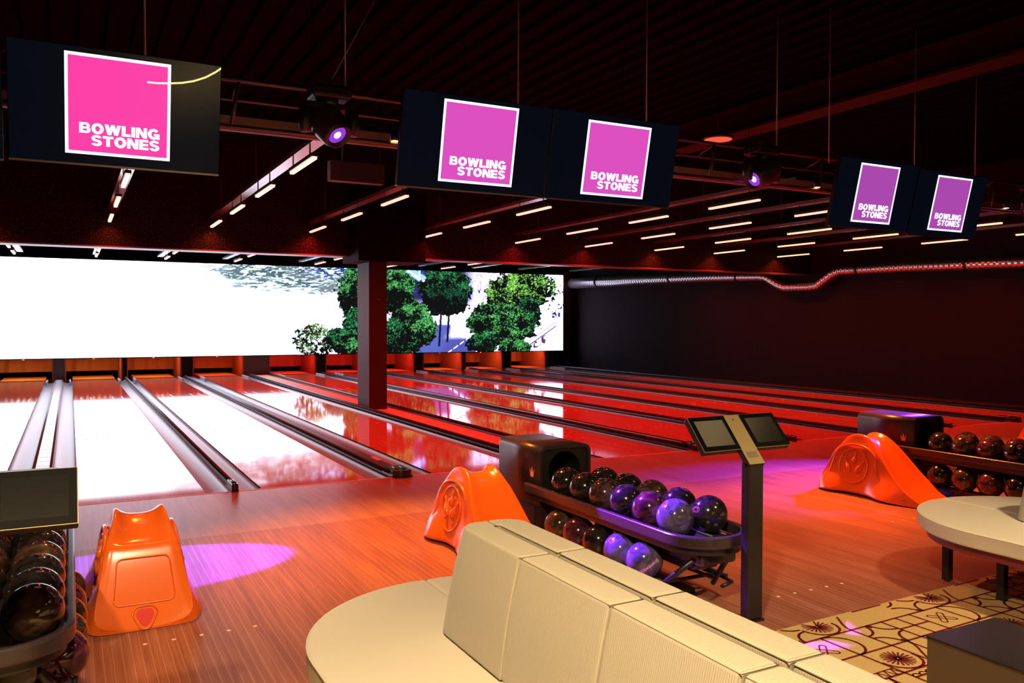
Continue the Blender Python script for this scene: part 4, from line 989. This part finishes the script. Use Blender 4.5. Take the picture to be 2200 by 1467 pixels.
# ================================================================ BENCHES
def bench(cx, cy, yend, label, nb):
    t = thing('double_bench', label, 'bench', (cx, cy, 0), 0, 'beige double sided benches')
    R = 0.69; Ln = yend-cy
    for s in (-1, 1):
        pts = [(s*0.002, Ln), (s*0.002, R)]
        arc = [(s*R*math.sin(PI/2*k/20), R*math.cos(PI/2*k/20)) for k in range(1, 21)]
        pts = [(s*0.002, Ln)]+[(s*0.002, R)]+arc+[(s*R, Ln)]
        bm = NB(); prism(bm, [(x, y, 0) for x, y in pts], (0, 0, 0.362), (0, 0, 0.452))
        o = obj('seat_cushion', bm, M['leather'], t, bevel=0.014, seg=3)
        bm = NB(); tube(bm, [(x*0.9992, y*0.9992 if y > 0 else y, 0.446) for x, y in pts[2:]], 0.0035, 6); obj('seat_piping', bm, M['leather'], t)
    R2 = 0.635; pts = [(-R2, Ln)]+[(R2*math.cos(PI-PI*k/36), R2*math.sin(PI-PI*k/36)) for k in range(37)]+[(R2, Ln)]
    bm = NB(); prism(bm, [(x, y, 0) for x, y in pts], (0, 0, 0.305), (0, 0, 0.361)); obj('seat_base', bm, M['seatboard'], t)
    for lx_, ly in ((-0.33, 0.06), (-0.26, 0.45), (0.33, 0.2), (-0.45, -0.9), (0.45, -0.9), (-0.45, -1.9), (0.45, -1.9)):
        if ly < Ln+0.1: continue
        bm = NB(); box(bm, lx_-0.022, lx_+0.022, ly-0.022, ly+0.022, 0.009, 0.306); obj('leg', bm, M['leg'], t)
    # leaning back cushions, two rows
    z0, z1 = 0.456, 0.852
    bo, to, gi = 0.200, 0.128, 0.014
    ends = [0.055, -0.445, -0.955, -1.455, -1.955, -2.455]
    for s in (-1, 1):
        for k in range(nb):
            ya, yb = ends[k], ends[k+1]
            if yb < Ln-0.01: break
            if k == 0:
                # rounded free end
                def plan(ho, yend_, inner_fill):
                    p = []
                    for q in range(9):
                        a = PI/2*q/8; p.append((s*(ho-0.085+0.085*math.sin(a)), yend_-0.085+0.085*math.cos(a)))
                    p += [(s*ho, yb+0.004), (s*gi, yb+0.004), (s*gi, yend_-0.085), (s*0.002, yend_-0.070), (s*0.002, yend_)]
                    return p
                P0, P1 = plan(bo, ya+0.035, 0), plan(to, ya, 0)
            else:
                P0 = [(s*bo, ya-0.004), (s*bo, yb+0.004), (s*gi, yb+0.004), (s*gi, ya-0.004)]
                P1 = [(s*to, ya-0.004), (s*to, yb+0.004), (s*gi, yb+0.004), (s*gi, ya-0.004)]
            bm = NB(); nlev = 6; RR = []
            for l in range(nlev+1):
                f = l/nlev; puff = 0.008*math.sin(PI*f)
                ring_ = []
                for (x0, y0), (x1, y1) in zip(P0, P1):
                    x = x0+(x1-x0)*f; y = y0+(y1-y0)*f
                    if abs(x) > 0.05: x += s*puff
                    ring_.append((x, y, z0+(z1-z0)*f))
                RR.append(ring_)
            loft(bm, RR, close=True, caps=True, smooth=False)
            cu = obj('back_cushion', bm, M['fabric'], t, bevel=0.013, seg=3, angle=0.5)
            bm = NB(); tube(bm, [(x-(s*0.001 if abs(x) > 0.05 else 0), y, z1-0.006) for x, y in P1]+[(P1[0][0], P1[0][1], z1-0.006)], 0.0015, 5, caps=False)
            obj('cushion_piping', bm, M['seamdark'], cu)
    return t
bench(1.41, -5.43, -8.4, 'long beige double sided bench with ribbed back cushions in the foreground', 5)
bench(5.10, -5.38, -7.6, 'white double sided bench with rounded end at the right edge', 4)

# ================================================================ CONSOLES
def console(px, py, label, on=True):
    t = thing('tablet_console', label, 'tablet console', (px, py, 0), 0, 'tablet consoles')
    bm = NB(); box(bm, -0.056, 0.056, -0.03, 0.03, 0.012, 0.87); obj('post', bm, M['consolebody'], t, bevel=0.012, seg=3)
    bm = NB(); box(bm, -0.062, 0.062, -0.036, 0.036, 0.0, 0.012); obj('base_plate', bm, M['consolebody'], t)
    # tilted head: local frame, u right, v up the slope
    A = Vector((0, -0.030, 0.867)); B = Vector((0, 0.175, 1.098)); vdir = (B-A).normalized(); Ls = (B-A).length; nrm = Vector((1, 0, 0)).cross(vdir).normalized()
    def slab(bm, u0, u1, v0, v1, w0, w1):
        c = [A+Vector((u, 0, 0))+vdir*v_+nrm*w_ for w_ in (w0, w1) for (u, v_) in ((u0, v0), (u1, v0), (u1, v1), (u0, v1))]
        v = [bm.verts.new(p) for p in c]
        for q in ((0, 3, 2, 1), (4, 5, 6, 7), (0, 1, 5, 4), (1, 2, 6, 5), (2, 3, 7, 6), (3, 0, 4, 7)): bm.faces.new([v[i] for i in q])
    v0 = 0.085
    bm = NB(); slab(bm, -0.31, 0.31, v0, Ls, -0.038, -0.003); slab(bm, -0.056, 0.056, -0.015, v0, -0.038, -0.003); obj('head_case', bm, M['consolebody'], t, bevel=0.006)
    bm = NB(); slab(bm, -0.31, 0.31, v0, Ls, -0.0025, 0.0); slab(bm, -0.054, 0.054, -0.012, v0, -0.0025, 0.0); obj('face_plate', bm, M['consoleface'], t)
    for s in (-1, 1):
        a, b = (0.056, 0.307) if s > 0 else (-0.307, -0.056)
        bm = NB(); slab(bm, a, b, v0+0.003, Ls-0.003, 0.0003, 0.0035); tb = obj('tablet', bm, M['tabletglass'], t)
        bm = NB(); slab(bm, a+0.026, b-0.026, v0+0.030, Ls-0.030, 0.0036, 0.0042); obj('tablet_screen', bm, M['tabletscreen'], tb)
    bm = NB(); slab(bm, -0.036, 0.036, 0.03, 0.066, 0.0003, 0.002); obj('speaker_grille', bm, M['speaker'], t)
    bm = NB(); slab(bm, -0.004, 0.004, Ls-0.035, Ls-0.029, 0.0003, 0.002); obj('camera_dot', bm, M['black'], t)
console(3.25, -4.88, 'black tablet console on a tall post between the sofa and the white bench')
console(-0.29, -5.10, 'dark tablet console cut off by the left picture edge, above the near ball return')

# ================================================================ STEEL TABLE
t = thing('steel_table', 'low brushed steel block table at the lower right corner', 'table', (2.80, -6.24, 0))
bm = NB(); box(bm, 0.004, 0.416, -0.796, -0.004, 0.009, 0.440); obj('table_body', bm, mat('bronze_panel', (0.20, 0.13, 0.07), 0.5, metal=0.5), t)
bm = NB(); box(bm, 0, 0.42, -0.80, 0, 0.4405, 0.452); obj('table_top', bm, M['steel'], t, bevel=0.002)

# curved neon line on the wall behind the seating (it shows mirrored in the nearest display)
t = thing('curved_line_lamp', 'curved warm neon line on the wall behind the seating', 'lamp', (0, -9.6, 0))
cp = [(0.97, 1.835), (1.10, 1.838), (1.27, 1.858), (1.42, 1.885), (1.57, 1.93), (1.72, 2.00), (1.85, 2.09), (2.0, 2.22), (2.2, 2.45), (2.3, 2.7)]
bm = NB(); tube(bm, [(x, 0, z) for x, z in cp], 0.011, 8); obj('light_line', bm, mat('line_glow', (0, 0, 0), 0.4, emit=(1.0, 0.66, 0.22), estr=75), t)
bm = NB(); tube(bm, [(x, -0.05, z) for x, z in cp], 0.018, 8); tube(bm, [(cp[0][0], -0.1, cp[0][1]), (cp[0][0], 0, cp[0][1])], 0.006, 6); tube(bm, [(cp[-1][0], -0.1, cp[-1][1]), (cp[-1][0], 0, cp[-1][1])], 0.006, 6)
obj('lamp_rail', bm, M['black_metal'], t)
# round ceiling lamps over the lounge
for k, (x, y, r, e) in enumerate(((0.2, -7.4, 0.14, 8), (4.2, -7.2, 0.14, 8), (-1.6, -6.6, 0.10, 8), (6.1, -5.8, 0.50, 3.0))):
    t = thing('ceiling_lamp', ['round warm ceiling lamp above the sofa', 'round warm ceiling lamp above the carpet', 'round warm ceiling lamp above the left console', 'wide round warm ceiling lamp above the white bench'][k], 'lamp', (x, y, 3.62 if k < 3 else 4.45))
    bm = NB(); tube(bm, [(0, 0, 0.0), (0, 0, 0.10)], r+0.015, 28); obj('lamp_shade', bm, M['black_metal'], t)
    bm = NB(); bmesh.ops.create_circle(bm, cap_ends=True, radius=r, segments=28, matrix=Matrix.Translation((0, 0, -0.006))); obj('lamp_disc', bm, mat('disc_glow', (0, 0, 0), 0.4, emit=(1.0, 0.66, 0.30), estr=e), t)
    bm = NB(); tube(bm, [(0, 0, 0.10), (0, 0, 1.3 if k < 3 else 0.46)], 0.01, 8); obj('lamp_stem', bm, M['black_metal'], t)
